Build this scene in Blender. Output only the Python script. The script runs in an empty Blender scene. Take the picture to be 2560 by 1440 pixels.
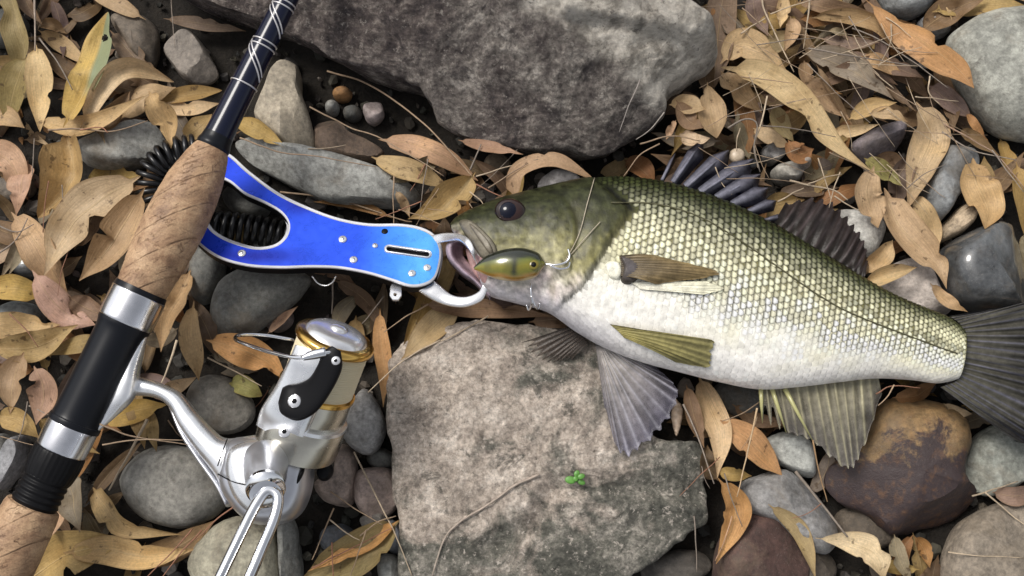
import bpy, bmesh, math, random
from mathutils import Vector, Matrix, noise, geometry
from mathutils.bvhtree import BVHTree
R = random.Random(11)
sc = bpy.context.scene
col = sc.collection
# ------------------------------------------------------------------ camera, world, sun, exposure
S = 0.0002            # metres per photo pixel at the focus plane
D = 0.56              # camera distance
TILT = math.radians(11)
ZF = 0.03
cam_d = bpy.data.cameras.new("camera"); cam = bpy.data.objects.new("camera", cam_d); col.objects.link(cam)
CAM = Vector((0, -D*math.sin(TILT), ZF + D*math.cos(TILT)))
cam.location = CAM; cam.rotation_euler = (TILT, 0, 0)
cam_d.sensor_width = 36; cam_d.lens = 36*D/(2560*S); cam_d.clip_start = 0.01; cam_d.clip_end = 200
sc.camera = cam
w = bpy.data.worlds.new("World"); sc.world = w; w.use_nodes = True
SUN_EL, SUN_AZ = math.radians(56), math.radians(-48)      # azimuth from +Y (photo top) towards +X
wn = w.node_tree; bg = wn.nodes["Background"]
sky = wn.nodes.new("ShaderNodeTexSky"); sky.sky_type = 'NISHITA'; sky.sun_disc = False
sky.sun_elevation = SUN_EL; sky.sun_rotation = SUN_AZ; sky.dust_density = 3.0; sky.air_density = 1.0; sky.ozone_density = 1.0
hs = wn.nodes.new("ShaderNodeHueSaturation"); hs.inputs["Saturation"].default_value = 0.22
wn.links.new(sky.outputs[0], hs.inputs["Color"]); wn.links.new(hs.outputs[0], bg.inputs["Color"])
bg.inputs["Strength"].default_value = 0.12
sd = bpy.data.lights.new("sun", 'SUN'); sd.energy = 2.1; sd.angle = math.radians(22); sd.color = (1.0, 0.95, 0.88)
so = bpy.data.objects.new("sun", sd); col.objects.link(so)
sdir = Vector((math.sin(SUN_AZ)*math.cos(SUN_EL), math.cos(SUN_AZ)*math.cos(SUN_EL), math.sin(SUN_EL)))
so.rotation_euler = sdir.to_track_quat('Z', 'Y').to_euler(); so.location = sdir*3
vs = sc.view_settings; vs.view_transform = 'Standard'; vs.look = 'None'; vs.gamma = 1; vs.exposure = 0.32; vs.use_curve_mapping = False

# ------------------------------------------------------------------ photo pixel -> place
CT, ST = math.cos(TILT), math.sin(TILT)
def ray(px, py):
    x = (px-1280)*S/D; y = -(py-720)*S/D
    return Vector((x, y*CT + ST, y*ST - CT))
def P(px, py, z=0.02):
    d = ray(px, py); return CAM + d*((z-CAM.z)/d.z)
def Ppl(px, py, p0, n):
    d = ray(px, py); return CAM + d*((p0-CAM).dot(n)/d.dot(n))
def pxm(z): return S*(CAM.z-z)/(CAM.z-ZF)          # metres per pixel at height z
def cr(pts, n, closed=False):
    """Catmull-Rom through tuples, n samples"""
    m = len(pts); out = []
    pts = [tuple(map(float, p)) for p in pts]; k = len(pts[0])
    if not closed and m == 2:
        return [tuple(pts[0][c]+(pts[1][c]-pts[0][c])*i/(n-1) for c in range(k)) for i in range(n)]
    segs = m if closed else m-1
    for i in range(n):
        t = i/n*segs if closed else i/(n-1)*segs
        j = min(int(t), segs-1); u = t-j
        if closed: a, b, c, d = pts[(j-1) % m], pts[j % m], pts[(j+1) % m], pts[(j+2) % m]
        else:
            b, c = pts[j], pts[j+1]
            a = pts[j-1] if j > 0 else tuple(2*b[q]-c[q] for q in range(k))
            d = pts[j+2] if j+2 < m else tuple(2*c[q]-b[q] for q in range(k))
        out.append(tuple(0.5*(2*b[q]+(c[q]-a[q])*u+(2*a[q]-5*b[q]+4*c[q]-d[q])*u*u+(3*b[q]-a[q]-3*c[q]+d[q])*u**3) for q in range(k)))
    return out
def lerp(a, b, t): return tuple(x+(y-x)*t for x, y in zip(a, b))
def ramp(stops, t):
    if t <= stops[0][0]: return stops[0][1]
    for (a, ca), (b, cb) in zip(stops, stops[1:]):
        if t <= b: return lerp(ca, cb, (t-a)/(b-a))
    return stops[-1][1]
def sm(a, b, x):
    t = max(0, min(1, (x-a)/(b-a))) if a != b else float(x > a)
    return t*t*(3-2*t)
def nz(v, s, seed=0): return noise.noise(Vector(v)*s + Vector((seed*13.7, seed*7.1, seed*3.3)))

# ------------------------------------------------------------------ height map used to stack leaves and stems
CELL = 0.0025; HX0, HY0, HNX, HNY = -0.52, -0.36, 416, 300
HM = [[0.0]*HNX for _ in range(HNY)]; STONE = [[0]*HNX for _ in range(HNY)]
def hcell(x, y): return int((x-HX0)/CELL), int((y-HY0)/CELL)
def hget(x, y):
    i, j = hcell(x, y)
    return HM[j][i] if 0 <= i < HNX and 0 <= j < HNY else 0.0
def splat(verts, faces=None, stone=False):
    def put(v):
        i, j = hcell(v[0], v[1])
        if 0 <= i < HNX and 0 <= j < HNY:
            if v[2] > HM[j][i]: HM[j][i] = v[2]
            if stone: STONE[j][i] = 1
    for v in verts: put(v)
    for f in faces or ():
        q = [Vector(verts[k]) for k in f]
        put(sum(q, Vector())/len(q))
        for k in range(len(q)): put((q[k]+q[k-1])/2)

# ------------------------------------------------------------------ object helpers
ORG = {}
def tag(o, label=None, cat=None, group=None, kind=None):
    if label: o["label"] = label
    if cat: o["category"] = cat
    if group: o["group"] = group
    if kind: o["kind"] = kind
    return o
def thing(name, loc, label, cat, group=None):
    o = bpy.data.objects.new(name, None); col.objects.link(o); o.location = loc; o.empty_display_size = 0.01
    ORG[o] = Vector(loc); return tag(o, label, cat, group)
def obj(name, verts, faces, mat, parent=None, smooth=True, vcol=None, uv=None, color=None, flat_angle=None):
    """one mesh object from world-space vertices"""
    if parent is not None: org = ORG[parent]
    else:
        n = len(verts); org = Vector((sum(v[0] for v in verts)/n, sum(v[1] for v in verts)/n, min(v[2] for v in verts)))
    me = bpy.data.meshes.new(name)
    me.from_pydata([(v[0]-org[0], v[1]-org[1], v[2]-org[2]) for v in verts], [], faces)
    if smooth: me.polygons.foreach_set("use_smooth", [True]*len(me.polygons))
    if vcol:
        a = me.color_attributes.new("Col", 'FLOAT_COLOR', 'POINT')
        a.data.foreach_set("color", [c for v in vcol for c in (v[0], v[1], v[2], v[3] if len(v) > 3 else 1.0)])
    if uv:
        l = me.uv_layers.new(name="UVMap"); vi = [0]*len(me.loops); me.loops.foreach_get("vertex_index", vi)
        l.data.foreach_set("uv", [c for k in vi for c in uv[k]])
    me.materials.append(mat); me.update()
    o = bpy.data.objects.new(name, me); col.objects.link(o)
    if parent is None: o.location = org
    else: o.parent = parent
    if color: o.color = (*color, 1)
    ORG[o] = org
    if smooth and flat_angle: me.set_sharp_from_angle(angle=math.radians(flat_angle))
    return o
def grid_faces(ns, nt, closed_t=False, off=0):
    f = []
    for i in range(ns-1):
        for j in range(nt if closed_t else nt-1):
            k = (j+1) % nt
            f.append((off+i*nt+j, off+i*nt+k, off+(i+1)*nt+k, off+(i+1)*nt+j))
    return f
class MB:
    def __init__(s): s.v = []; s.f = []; s.c = []
    def add(s, v, f, c=None):
        o = len(s.v); s.v += [Vector(p) for p in v]; s.f += [tuple(i+o for i in q) for q in f]
        if c is not None: s.c += c if isinstance(c, list) else [c]*len(v)
    def build(s, name, mat, parent=None, **k):
        return obj(name, s.v, s.f, mat, parent, vcol=s.c if s.c else None, **k)
def frame(d):
    d = d.normalized(); a = Vector((0, 0, 1)) if abs(d.z) < 0.9 else Vector((0, 1, 0))
    u = d.cross(a).normalized(); return d, u, u.cross(d)
def tube(path, rad, n=6, cap=True):
    """path: world vectors; rad: number or list"""
    m = len(path); v = []; f = []
    prev = None
    for i, p in enumerate(path):
        d = (path[min(i+1, m-1)]-path[max(i-1, 0)])
        if d.length < 1e-9: d = Vector((1, 0, 0))
        d.normalize()
        if prev is None: _, u, _ = frame(d)
        else:
            u = prev - d*prev.dot(d)
            if u.length < 1e-6: _, u, _ = frame(d)
            u.normalize()
        prev = u; b = d.cross(u); r = rad[i] if isinstance(rad, (list, tuple)) else rad
        for k in range(n):
            a = 2*math.pi*k/n; v.append(p + u*(math.cos(a)*r) + b*(math.sin(a)*r))
    f = grid_faces(m, n, True)
    if cap: f += [tuple(range(n-1, -1, -1)), tuple((m-1)*n+k for k in range(n))]
    return v, f
def lathe(a, b, prof, n=40, cap=True):
    """a, b world; prof: (t, radius in metres) along a->b"""
    d, u, w_ = frame(b-a); v = []
    for t, r in prof:
        c = a.lerp(b, t)
        for k in range(n):
            g = 2*math.pi*k/n; v.append(c + u*(math.cos(g)*r) + w_*(math.sin(g)*r))
    f = grid_faces(len(prof), n, True)
    if cap: f += [tuple(range(n-1, -1, -1)), tuple((len(prof)-1)*n+k for k in range(n))]
    return v, f
def loft(U, L, W, zc, ns=40, nt=24, pw=1.0, Zs=None):
    """closed body between two traced outlines; W = half thickness stations (metres); pw<1 gives boxier sections"""
    Us = cr(U, ns); Ls = cr(L, ns); Ws = cr([(q,) for q in W], ns); Z = cr([(q,) for q in Zs], ns) if Zs else [(zc,)]*ns
    v = []; par = []
    for i in range(ns):
        z = Z[i][0]; u = P(*Us[i], z); l = P(*Ls[i], z); m = (u+l)/2; h = (u-l)/2
        for j in range(nt):
            a = 2*math.pi*j/nt; c, s_ = math.cos(a), math.sin(a)
            c2 = math.copysign(abs(c)**pw, c); s2 = math.copysign(abs(s_)**pw, s_)
            v.append(m + h*c2 + Vector((0, 0, Ws[i][0]*s2))); par.append((i/(ns-1), (1-c2)/2, s2))
    f = grid_faces(ns, nt, True) + [tuple(range(nt-1, -1, -1)), tuple((ns-1)*nt+k for k in range(nt))]
    return v, f, par
def pillow(poly, zc, h, pw=0.5, n=48, rings=12, hb=None):
    """smooth star-shaped solid with traced outline"""
    o = [P(*q, zc) for q in cr(poly, n, True)]; c = sum(o, Vector())/n; v = []; hb = hb or h
    for j in range(rings+1):
        a = -math.pi/2 + math.pi*j/rings; rs = max(0.0, math.cos(a))**pw; zz = math.sin(a); zz = math.copysign(abs(zz)**0.9, zz)*(h if zz > 0 else hb)
        rs = max(rs, 0.02)
        for p in o: q = c+(p-c)*rs; v.append(Vector((q.x, q.y, zc+zz)))
    f = grid_faces(rings+1, n, True) + [tuple(range(n-1, -1, -1)), tuple(rings*n+k for k in range(n))]
    return v, f
def plate(outer, holes, p0, n, th, inset=0.0):
    """flat plate with holes on plane p0/n (outlines in px, th thickness downwards). returns solid and chamfer"""
    loops = [outer]+holes; top = []; full = []
    for li, lp in enumerate(loops):
        w3 = [Ppl(*q, p0, n) for q in lp]; m = len(w3)
        area = sum(w3[i].x*w3[(i+1) % m].y-w3[(i+1) % m].x*w3[i].y for i in range(m))
        sgn = 1 if area > 0 else -1
        if li > 0: sgn = -sgn
        ins = []
        for i in range(m):
            t = (w3[(i+1) % m]-w3[i-1]).normalized(); nn = n.cross(t)*sgn
            ins.append(w3[i]+nn*inset)
        top.append(ins); full.append([q-n*(inset*0.8) for q in w3])
    tri = geometry.tessellate_polygon(top)
    flat = [q for l in top for q in l]; v = list(flat); f = []
    for a, b, c in tri:
        nn = (flat[b]-flat[a]).cross(flat[c]-flat[a])
        f.append((a, b, c) if nn.dot(n) > 0 else (a, c, b))
    nb = len(v); v += [q-n*th for q in flat]; f += [(c+nb, b+nb, a+nb) for a, b, c in f[:]]
    o = 0
    body = (v, list(f)); ch = MB()
    for l, fl in zip(top, full):
        m = len(l)
        body[1].extend((o+i, o+(i+1) % m, nb+o+(i+1) % m, nb+o+i) for i in range(m)); o += m
        ch.add(list(l)+list(fl)+[q-n*(th-inset*0.8) for q in fl], grid_faces(3, m, True))
    return body, ch
# ------------------------------------------------------------------ materials
class NT:
    def __init__(s, name):
        s.m = bpy.data.materials.new(name); s.m.use_nodes = True; s.t = s.m.node_tree; s.b = s.t.nodes["Principled BSDF"]; s.out = s.t.nodes["Material Output"]
    def n(s, typ, props=None, **inp):
        x = s.t.nodes.new("ShaderNode"+typ)
        for k, v in (props or {}).items(): setattr(x, k, v)
        for k, v in inp.items(): s.set(x, k.replace("_", " "), v)
        return x
    def set(s, x, k, v):
        i = x.inputs[int(k) if k.isdigit() else k]
        if isinstance(v, bpy.types.NodeSocket): s.t.links.new(v, i)
        else: i.default_value = (*v, 1) if isinstance(v, tuple) and len(v) == 3 and i.type == 'RGBA' else v
    def math(s, op, a, b=0.0, c=None, clamp=False):
        x = s.t.nodes.new("ShaderNodeMath"); x.operation = op; x.use_clamp = clamp
        s.set(x, "0", a); s.set(x, "1", b)
        if c is not None: s.set(x, "2", c)
        return x.outputs[0]
    def mix(s, fac, a, b, blend='MIX'):
        x = s.t.nodes.new("ShaderNodeMix"); x.data_type = 'RGBA'; x.blend_type = blend
        for sock, v in ((x.inputs[0], fac), (x.inputs[6], a), (x.inputs[7], b)):
            if isinstance(v, bpy.types.NodeSocket): s.t.links.new(v, sock)
            else: sock.default_value = (*v, 1) if isinstance(v, tuple) and len(v) == 3 else v
        return x.outputs[2]
    def rmp(s, fac, stops):
        x = s.t.nodes.new("ShaderNodeValToRGB"); e = x.color_ramp.elements
        while len(e) < len(stops): e.new(0.5)
        for q, (p, c) in zip(e, stops):
            q.position = p; q.color = (*c, 1) if isinstance(c, tuple) else (c, c, c, 1)
        s.t.links.new(fac, x.inputs[0]); return x.outputs[0]
    def noise(s, vec, scale, detail=6, rough=0.55, w=None, dist=0.0):
        x = s.n("TexNoise", {"noise_dimensions": '4D' if w is not None else '3D'}, Vector=vec, Scale=scale, Detail=detail, Roughness=rough, Distortion=dist)
        if w is not None: s.set(x, "W", w)
        return x.outputs["Fac"]
    def bump(s, h, strength, dist=0.001, normal=None):
        x = s.n("Bump", None, Height=h, Strength=strength, Distance=dist)
        if normal is not None: s.set(x, "Normal", normal)
        s.set(s.b, "Normal", x.outputs[0]); return x.outputs[0]
    def p(s, **k):
        for a, v in k.items(): s.set(s.b, a.replace("_", " "), v)
def simple(name, c, rough=0.5, metal=0.0, **k):
    t = NT(name); t.p(Base_Color=c, Roughness=rough, Metallic=metal, **k); return t.m
def mat_stone(name, rough=0.75, wet=False, rust=False):
    t = NT(name); co = t.n("TexCoord").outputs["Object"]; oi = t.n("ObjectInfo"); wv = t.math('MULTIPLY', oi.outputs["Random"], 40.0)
    base = oi.outputs["Color"]
    a = t.noise(co, 60, 6, 0.6, wv); b = t.noise(co, 420, 8, 0.7, wv); c = t.noise(co, 1500, 4, 0.6, wv)
    k = t.rmp(a, [(0.36, 0.58), (0.64, 1.35)]); x = t.mix(1.0, base, k, 'MULTIPLY')
    k2 = t.rmp(b, [(0.34, 0.60), (0.5, 1.0), (0.66, 1.42)]); x = t.mix(1.0, x, k2, 'MULTIPLY')
    sp = t.rmp(c, [(0.60, 0.0), (0.70, 1.0)]); x = t.mix(t.math('MULTIPLY', sp, 0.25), x, (0.42, 0.38, 0.33))
    dk = t.rmp(t.noise(co, 110, 9, 0.78, wv, 0.4), [(0.54, 0.0), (0.64, 1.0)]); x = t.mix(t.math('MULTIPLY', dk, 0.5), x, (0.055, 0.045, 0.035))
    tn = t.rmp(t.noise(co, 38, 8, 0.7, wv, 0.6), [(0.52, 0.0), (0.66, 1.0)]); x = t.mix(t.math('MULTIPLY', tn, 0.35), x, (0.20, 0.15, 0.095))
    if rust:
        sy = t.n('SeparateXYZ', None, Vector=co).outputs[1]; r1 = t.rmp(t.math('SUBTRACT', t.noise(co, 60, 8, 0.7, wv, 0.6), t.math('MULTIPLY', sy, 9.0)), [(0.33, 0.0), (0.42, 1.0)]); x = t.mix(r1, x, (0.035, 0.022, 0.022))
        r2 = t.rmp(t.noise(co, 190, 8, 0.7, wv, 0.6), [(0.50, 0.0), (0.66, 1.0)]); x = t.mix(t.math('MULTIPLY', r2, 0.4), x, (0.20, 0.095, 0.035))
    t.p(Base_Color=x, Roughness=t.rmp(b, [(0.2, max(0.08, rough-0.15)), (0.8, min(1, rough+0.15))]))
    if wet: t.p(Coat_Weight=0.9, Coat_Roughness=0.08)
    h = t.math('ADD', t.math('MULTIPLY', b, 0.7), t.math('MULTIPLY', c, 0.3)); t.bump(h, 0.25 if wet else 0.8, 0.0010)
    return t.m
def mat_leaf(vc=False):
    t = NT("dry_leaf_litter" if vc else "dry_leaf"); oi = t.n("ObjectInfo"); uv = t.n("UVMap").outputs[0]; se = t.n("SeparateXYZ", None, Vector=uv); u, v = se.outputs[0], se.outputs[1]
    co = t.n("TexCoord").outputs["Object"]; wv = t.math('MULTIPLY', oi.outputs["Random"], 60.0); base = t.n('Attribute', {'attribute_name': 'Col'}).outputs['Color'] if vc else oi.outputs["Color"]
    vd = t.math('ABSOLUTE', t.math('SUBTRACT', v, 0.5))
    bl = t.noise(co, 45, 6, 0.6, wv); x = t.mix(1.0, base, t.rmp(bl, [(0.3, (0.68, 0.62, 0.52)), (0.55, (1.0, 1.0, 1.0)), (0.75, (1.25, 1.2, 1.05))]), 'MULTIPLY')
    fine = t.noise(co, 900, 5, 0.65, wv); x = t.mix(1.0, x, t.rmp(fine, [(0.3, 0.8), (0.7, 1.15)]), 'MULTIPLY')
    # tip and base go browner, edges worn
    e = t.math('MAXIMUM', t.math('SUBTRACT', 0.13, u), t.math('SUBTRACT', u, 0.86)); e = t.math('MULTIPLY', e, 6.0, clamp=True)
    x = t.mix(t.math('MULTIPLY', e, 0.55), x, (0.20, 0.105, 0.04))
    ed = t.math('MULTIPLY', t.math('SUBTRACT', t.math('ADD', vd, t.math('MULTIPLY', bl, 0.10)), 0.49), 14.0, clamp=True)
    x = t.mix(t.math('MULTIPLY', ed, 0.45), x, (0.24, 0.14, 0.06))
    # lengthwise streaks
    stc = t.n("CombineXYZ", None, X=t.math('MULTIPLY', u, 2.0), Y=t.math('MULTIPLY', v, 16.0), Z=wv)
    st = t.noise(stc.outputs[0], 2.2, 4, 0.6); x = t.mix(1.0, x, t.rmp(st, [(0.3, 0.80), (0.7, 1.16)]), 'MULTIPLY')
    # midrib and side veins
    mid = t.math('SUBTRACT', 1.0, t.math('MULTIPLY', vd, 45.0), clamp=True)
    sv = t.math('SINE', t.math('MULTIPLY', t.math('SUBTRACT', t.math('MULTIPLY', u, 24.0), t.math('MULTIPLY', vd, 12.0)), 6.283))
    sv = t.math('POWER', t.math('MAXIMUM', sv, 0.0), 6.0)
    x = t.mix(t.math('MULTIPLY', mid, 0.35), x, (0.62, 0.46, 0.24)); x = t.mix(t.math('MULTIPLY', sv, 0.035), x, (0.25, 0.15, 0.06))
    # dark specks of decay
    sp = t.rmp(t.noise(co, 230, 3, 0.5, wv), [(0.63, 0.0), (0.69, 1.0)]); x = t.mix(t.math('MULTIPLY', sp, 0.7), x, (0.07, 0.04, 0.02))
    t.p(Base_Color=x, Roughness=t.rmp(bl, [(0.3, 0.62), (0.7, 0.42)]), Specular_IOR_Level=0.35)
    h = t.math('ADD', t.math('MULTIPLY', mid, -1.0), t.math('ADD', t.math('MULTIPLY', sv, 0.10), t.math('MULTIPLY', st, 1.3)))
    t.bump(t.math('ADD', h, t.math('MULTIPLY', fine, 0.3)), 0.5, 0.0005)
    tr = t.n("BsdfTranslucent", None, Color=x); mx = t.n("MixShader", None, Fac=0.18); t.t.links.new(t.b.outputs[0], mx.inputs[1]); t.t.links.new(tr.outputs[0], mx.inputs[2])
    t.t.links.new(mx.outputs[0], t.out.inputs[0]); return t.m
def mat_vc(name, rough=0.4, metal=0.0, bump=0.0, bscale=600, alpha=1.0, coat=0.0, mott=0.0, streak=None, spec=0.5):
    t = NT(name); a = t.n("Attribute", {"attribute_name": "Col"}); x = a.outputs["Color"]; co = t.n("TexCoord").outputs["Object"]
    if mott: x = t.mix(1.0, x, t.rmp(t.noise(co, 320, 6, 0.7), [(0.3, 1-mott), (0.7, 1+mott)]), 'MULTIPLY')
    t.p(Base_Color=x, Roughness=rough, Metallic=metal, Coat_Weight=coat, Coat_Roughness=0.15, Specular_IOR_Level=spec)
    if alpha < 1: t.p(Alpha=t.math('MULTIPLY', a.outputs["Alpha"], alpha))
    if bump: t.bump(t.noise(co, bscale, 6, 0.65), bump, 0.0006)
    return t.m
MATS = {}
MATS['stone'] = mat_stone("river_stone"); MATS['wet'] = mat_stone("wet_river_stone", 0.35, wet=True); MATS['rust'] = mat_stone("iron_stained_stone", 0.6, rust=True)
MATS['leaf'] = mat_leaf(); MATS['litter'] = mat_leaf(True)
def mat_ground():
    t = NT("damp_soil"); co = t.n("TexCoord").outputs["Object"]; a = t.noise(co, 30, 8, 0.7); b = t.noise(co, 300, 8, 0.7)
    x = t.mix(a, (0.006, 0.005, 0.004), (0.024, 0.018, 0.012)); x = t.mix(1.0, x, t.rmp(b, [(0.3, 0.5), (0.7, 1.6)]), 'MULTIPLY')
    t.p(Base_Color=x, Roughness=0.9); t.bump(b, 0.9, 0.003); return t.m
def mat_boulder(name, cols, lich, lo, hi, sc_=1.0, grad=(0, 0, 0), spot=(0.55, 0.63), ledge=None, bmp=0.75):
    t = NT(name); co = t.n("TexCoord").outputs["Object"]; se = t.n("SeparateXYZ", None, Vector=t.n("NewGeometry").outputs["Position"])
    big = t.noise(co, 22*sc_, 7, 0.65, dist=0.6); med = t.noise(co, 80*sc_, 10, 0.74, dist=0.25); fin = t.noise(co, 460*sc_, 8, 0.8); vf = t.noise(co, 1500*sc_, 4, 0.6)
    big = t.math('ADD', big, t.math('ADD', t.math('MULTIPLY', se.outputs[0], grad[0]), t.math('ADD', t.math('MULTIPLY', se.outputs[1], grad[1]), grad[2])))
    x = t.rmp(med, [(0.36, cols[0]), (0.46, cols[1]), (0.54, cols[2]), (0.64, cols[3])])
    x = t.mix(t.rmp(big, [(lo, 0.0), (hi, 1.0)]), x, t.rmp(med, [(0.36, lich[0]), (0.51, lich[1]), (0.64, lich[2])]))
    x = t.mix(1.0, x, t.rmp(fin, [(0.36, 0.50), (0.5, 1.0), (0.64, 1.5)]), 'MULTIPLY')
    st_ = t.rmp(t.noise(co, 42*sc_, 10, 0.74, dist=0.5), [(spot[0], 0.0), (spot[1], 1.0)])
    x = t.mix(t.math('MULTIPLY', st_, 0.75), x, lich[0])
    if ledge:  # cream stone on the upper ledge, with its sunlit brightness put into the colour
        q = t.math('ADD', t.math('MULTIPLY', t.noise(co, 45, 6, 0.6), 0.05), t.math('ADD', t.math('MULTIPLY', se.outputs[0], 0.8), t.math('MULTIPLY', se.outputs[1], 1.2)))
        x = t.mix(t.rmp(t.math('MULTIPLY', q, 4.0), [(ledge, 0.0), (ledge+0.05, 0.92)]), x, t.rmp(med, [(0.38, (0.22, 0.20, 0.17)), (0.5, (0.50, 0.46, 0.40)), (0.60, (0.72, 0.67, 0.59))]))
    wl = t.rmp(t.noise(co, 300*sc_, 8, 0.75), [(0.57, 0.0), (0.63, 1.0)]); x = t.mix(t.math('MULTIPLY', wl, 0.6), x, cols[3])
    dl = t.rmp(t.noise(co, 240*sc_, 8, 0.78, dist=0.3), [(0.58, 0.0), (0.64, 1.0)]); x = t.mix(t.math('MULTIPLY', dl, 0.6), x, lich[0])
    t.p(Base_Color=x, Roughness=0.85, Specular_IOR_Level=0.3)
    t.bump(t.math('ADD', t.math('MULTIPLY', fin, 0.9), t.math('ADD', med, t.math('MULTIPLY', vf, 0.25))), bmp, 0.0018); return t.m
MATS['ground'] = mat_ground()
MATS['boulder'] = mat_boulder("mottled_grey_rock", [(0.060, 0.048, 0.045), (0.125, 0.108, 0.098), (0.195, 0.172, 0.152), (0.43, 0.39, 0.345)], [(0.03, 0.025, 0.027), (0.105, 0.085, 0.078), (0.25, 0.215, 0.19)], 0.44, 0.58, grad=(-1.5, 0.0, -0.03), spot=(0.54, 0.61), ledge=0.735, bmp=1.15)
MATS['flatrock'] = mat_boulder("pinkish_lichen_rock", [(0.22, 0.185, 0.155), (0.37, 0.315, 0.265), (0.46, 0.395, 0.335), (0.62, 0.55, 0.48)], [(0.05, 0.05, 0.042), (0.125, 0.12, 0.10), (0.30, 0.275, 0.235)], 0.46, 0.56, 1.0, grad=(0.4, -1.5, -0.145), spot=(0.57, 0.62))
def mat_cork():
    t = NT("cork"); c0 = t.n("TexCoord").outputs["Object"]
    mp = t.n("Mapping"); t.t.links.new(c0, mp.inputs[0]); mp.inputs["Rotation"].default_value = (0, 0, -math.atan2(0.5, 1.0)); co = mp.outputs[0]
    m2 = t.n("Mapping"); t.t.links.new(co, m2.inputs[0]); m2.inputs["Scale"].default_value = (0.55, 1.9, 0.55)
    a = t.noise(co, 85, 8, 0.7, dist=0.5); b = t.noise(m2.outputs[0], 260, 8, 0.72, dist=1.2); g = t.noise(m2.outputs[0], 110, 8, 0.7, dist=0.6)
    x = t.rmp(a, [(0.38, (0.17, 0.095, 0.055)), (0.5, (0.33, 0.20, 0.115)), (0.62, (0.50, 0.335, 0.20))])
    x = t.mix(t.rmp(g, [(0.40, 0.0), (0.62, 0.65)]), x, (0.44, 0.29, 0.17))
    pit = t.rmp(b, [(0.58, 0.0), (0.70, 1.0)]); lp = t.rmp(t.noise(co, 170, 5, 0.6, dist=0.8), [(0.64, 0.0), (0.72, 1.0)]); pk = t.math('MAXIMUM', t.math('MULTIPLY', pit, 0.6), lp)
    x = t.mix(1.0, x, t.rmp(t.noise(co, 1300, 5), [(0.3, 0.78), (0.7, 1.18)]), 'MULTIPLY'); x = t.mix(t.math('MULTIPLY', pk, 0.62), x, (0.13, 0.06, 0.03))
    ja = t.math('FRACT', t.math('ADD', t.math('DIVIDE', t.n('SeparateXYZ', None, Vector=co).outputs[1], 0.0118), t.math('MULTIPLY', t.noise(co, 70, 3), 0.10)))
    jn = t.math('MULTIPLY', t.rmp(ja, [(0.0, 1.0), (0.055, 0.0)]), t.rmp(t.noise(co, 120, 4), [(0.38, 0.2), (0.58, 1.0)])); x = t.mix(t.math('MULTIPLY', jn, 0.6), x, (0.12, 0.06, 0.03)); pk = t.math('MAXIMUM', pk, t.math('MULTIPLY', jn, 0.7))
    t.p(Base_Color=x, Roughness=0.58, Specular_IOR_Level=0.4); t.bump(t.math('SUBTRACT', t.math('MULTIPLY', a, 0.8), pk), 0.8, 0.0009); return t.m
MATS['cork'] = mat_cork()
def mat_metal(name, c, rough, sc_=900, bump=0.05, metal=1.0):
    t = NT(name); co = t.n("TexCoord").outputs["Object"]; a = t.noise(co, sc_, 5); b = t.noise(co, 90, 5)
    t.p(Base_Color=t.mix(1.0, c, t.rmp(b, [(0.3, 0.86), (0.7, 1.06)]), 'MULTIPLY'), Metallic=metal, Roughness=t.rmp(b, [(0.3, rough*0.85), (0.7, rough*1.2)]))
    if bump: t.bump(a, bump, 0.0003)
    return t.m
MATS['silver'] = mat_metal("silver_painted_alloy", (0.88, 0.89, 0.91), 0.27, bump=0, metal=0.85)
MATS['greymetal'] = mat_metal("dull_grey_alloy", (0.60, 0.61, 0.65), 0.32, bump=0, metal=0.85)
MATS['ring'] = mat_metal("brushed_ring", (0.80, 0.80, 0.83), 0.2, bump=0)
MATS['chrome'] = mat_metal("chrome", (0.82, 0.83, 0.86), 0.08, bump=0.02)
MATS['steel'] = mat_metal("bare_steel", (0.86, 0.86, 0.88), 0.22, metal=0.8)
MATS['alloy'] = mat_metal("bare_alloy_edge", (0.74, 0.74, 0.78), 0.35, metal=0.25)
MATS['gold'] = mat_metal("gold_anodised", (0.75, 0.47, 0.13), 0.2)
MATS['champagne'] = mat_metal("smoked_champagne_metal", (0.58, 0.55, 0.47), 0.24, bump=0)
MATS['line'] = simple("cream_fishing_line", (0.66, 0.58, 0.40), 0.4)
MATS['black'] = simple("black_rubber", (0.007, 0.007, 0.008), 0.4, Specular_IOR_Level=0.12)
MATS['seat'] = simple("satin_black_seat", (0.006, 0.007, 0.010), 0.33, Specular_IOR_Level=0.22)
MATS['blank'] = simple("navy_glossy_blank", (0.004, 0.006, 0.020), 0.16, Specular_IOR_Level=0.4)
MATS['thread'] = simple("silver_wrap_thread", (0.62, 0.60, 0.60), 0.3, 0.6)
MATS['coil'] = simple("black_coil_cord", (0.008, 0.008, 0.009), 0.3)
def mat_blue():
    t = NT("blue_anodised_alloy"); a = t.n("Attribute", {"attribute_name": "Col"}); co = t.n("TexCoord").outputs["Object"]
    n1 = t.noise(co, 120, 6, 0.7, dist=0.5); x = t.mix(1.0, a.outputs["Color"], t.rmp(n1, [(0.35, 0.90), (0.65, 1.06)]), 'MULTIPLY')
    sc1 = t.rmp(t.noise(co, 330, 8, 0.75, dist=1.5), [(0.60, 0.0), (0.66, 1.0)]); x = t.mix(t.math('MULTIPLY', sc1, 0.45), x, (0.01, 0.03, 0.20))
    t.p(Base_Color=x, Metallic=0.25, Roughness=t.rmp(n1, [(0.35, 0.22), (0.65, 0.44)]), Specular_IOR_Level=0.4); t.bump(t.noise(co, 1500, 4), 0.06, 0.0003); return t.m
MATS['blue'] = mat_blue()
MATS['fishbody'] = mat_vc("fish_skin", 0.36, 0.0, 0.3, 900, coat=0.04, mott=0.34, spec=0.2)
MATS['scale'] = mat_vc("fish_scales", 0.34, 0.10, coat=0.0, mott=0.2, spec=0.3)
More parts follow.
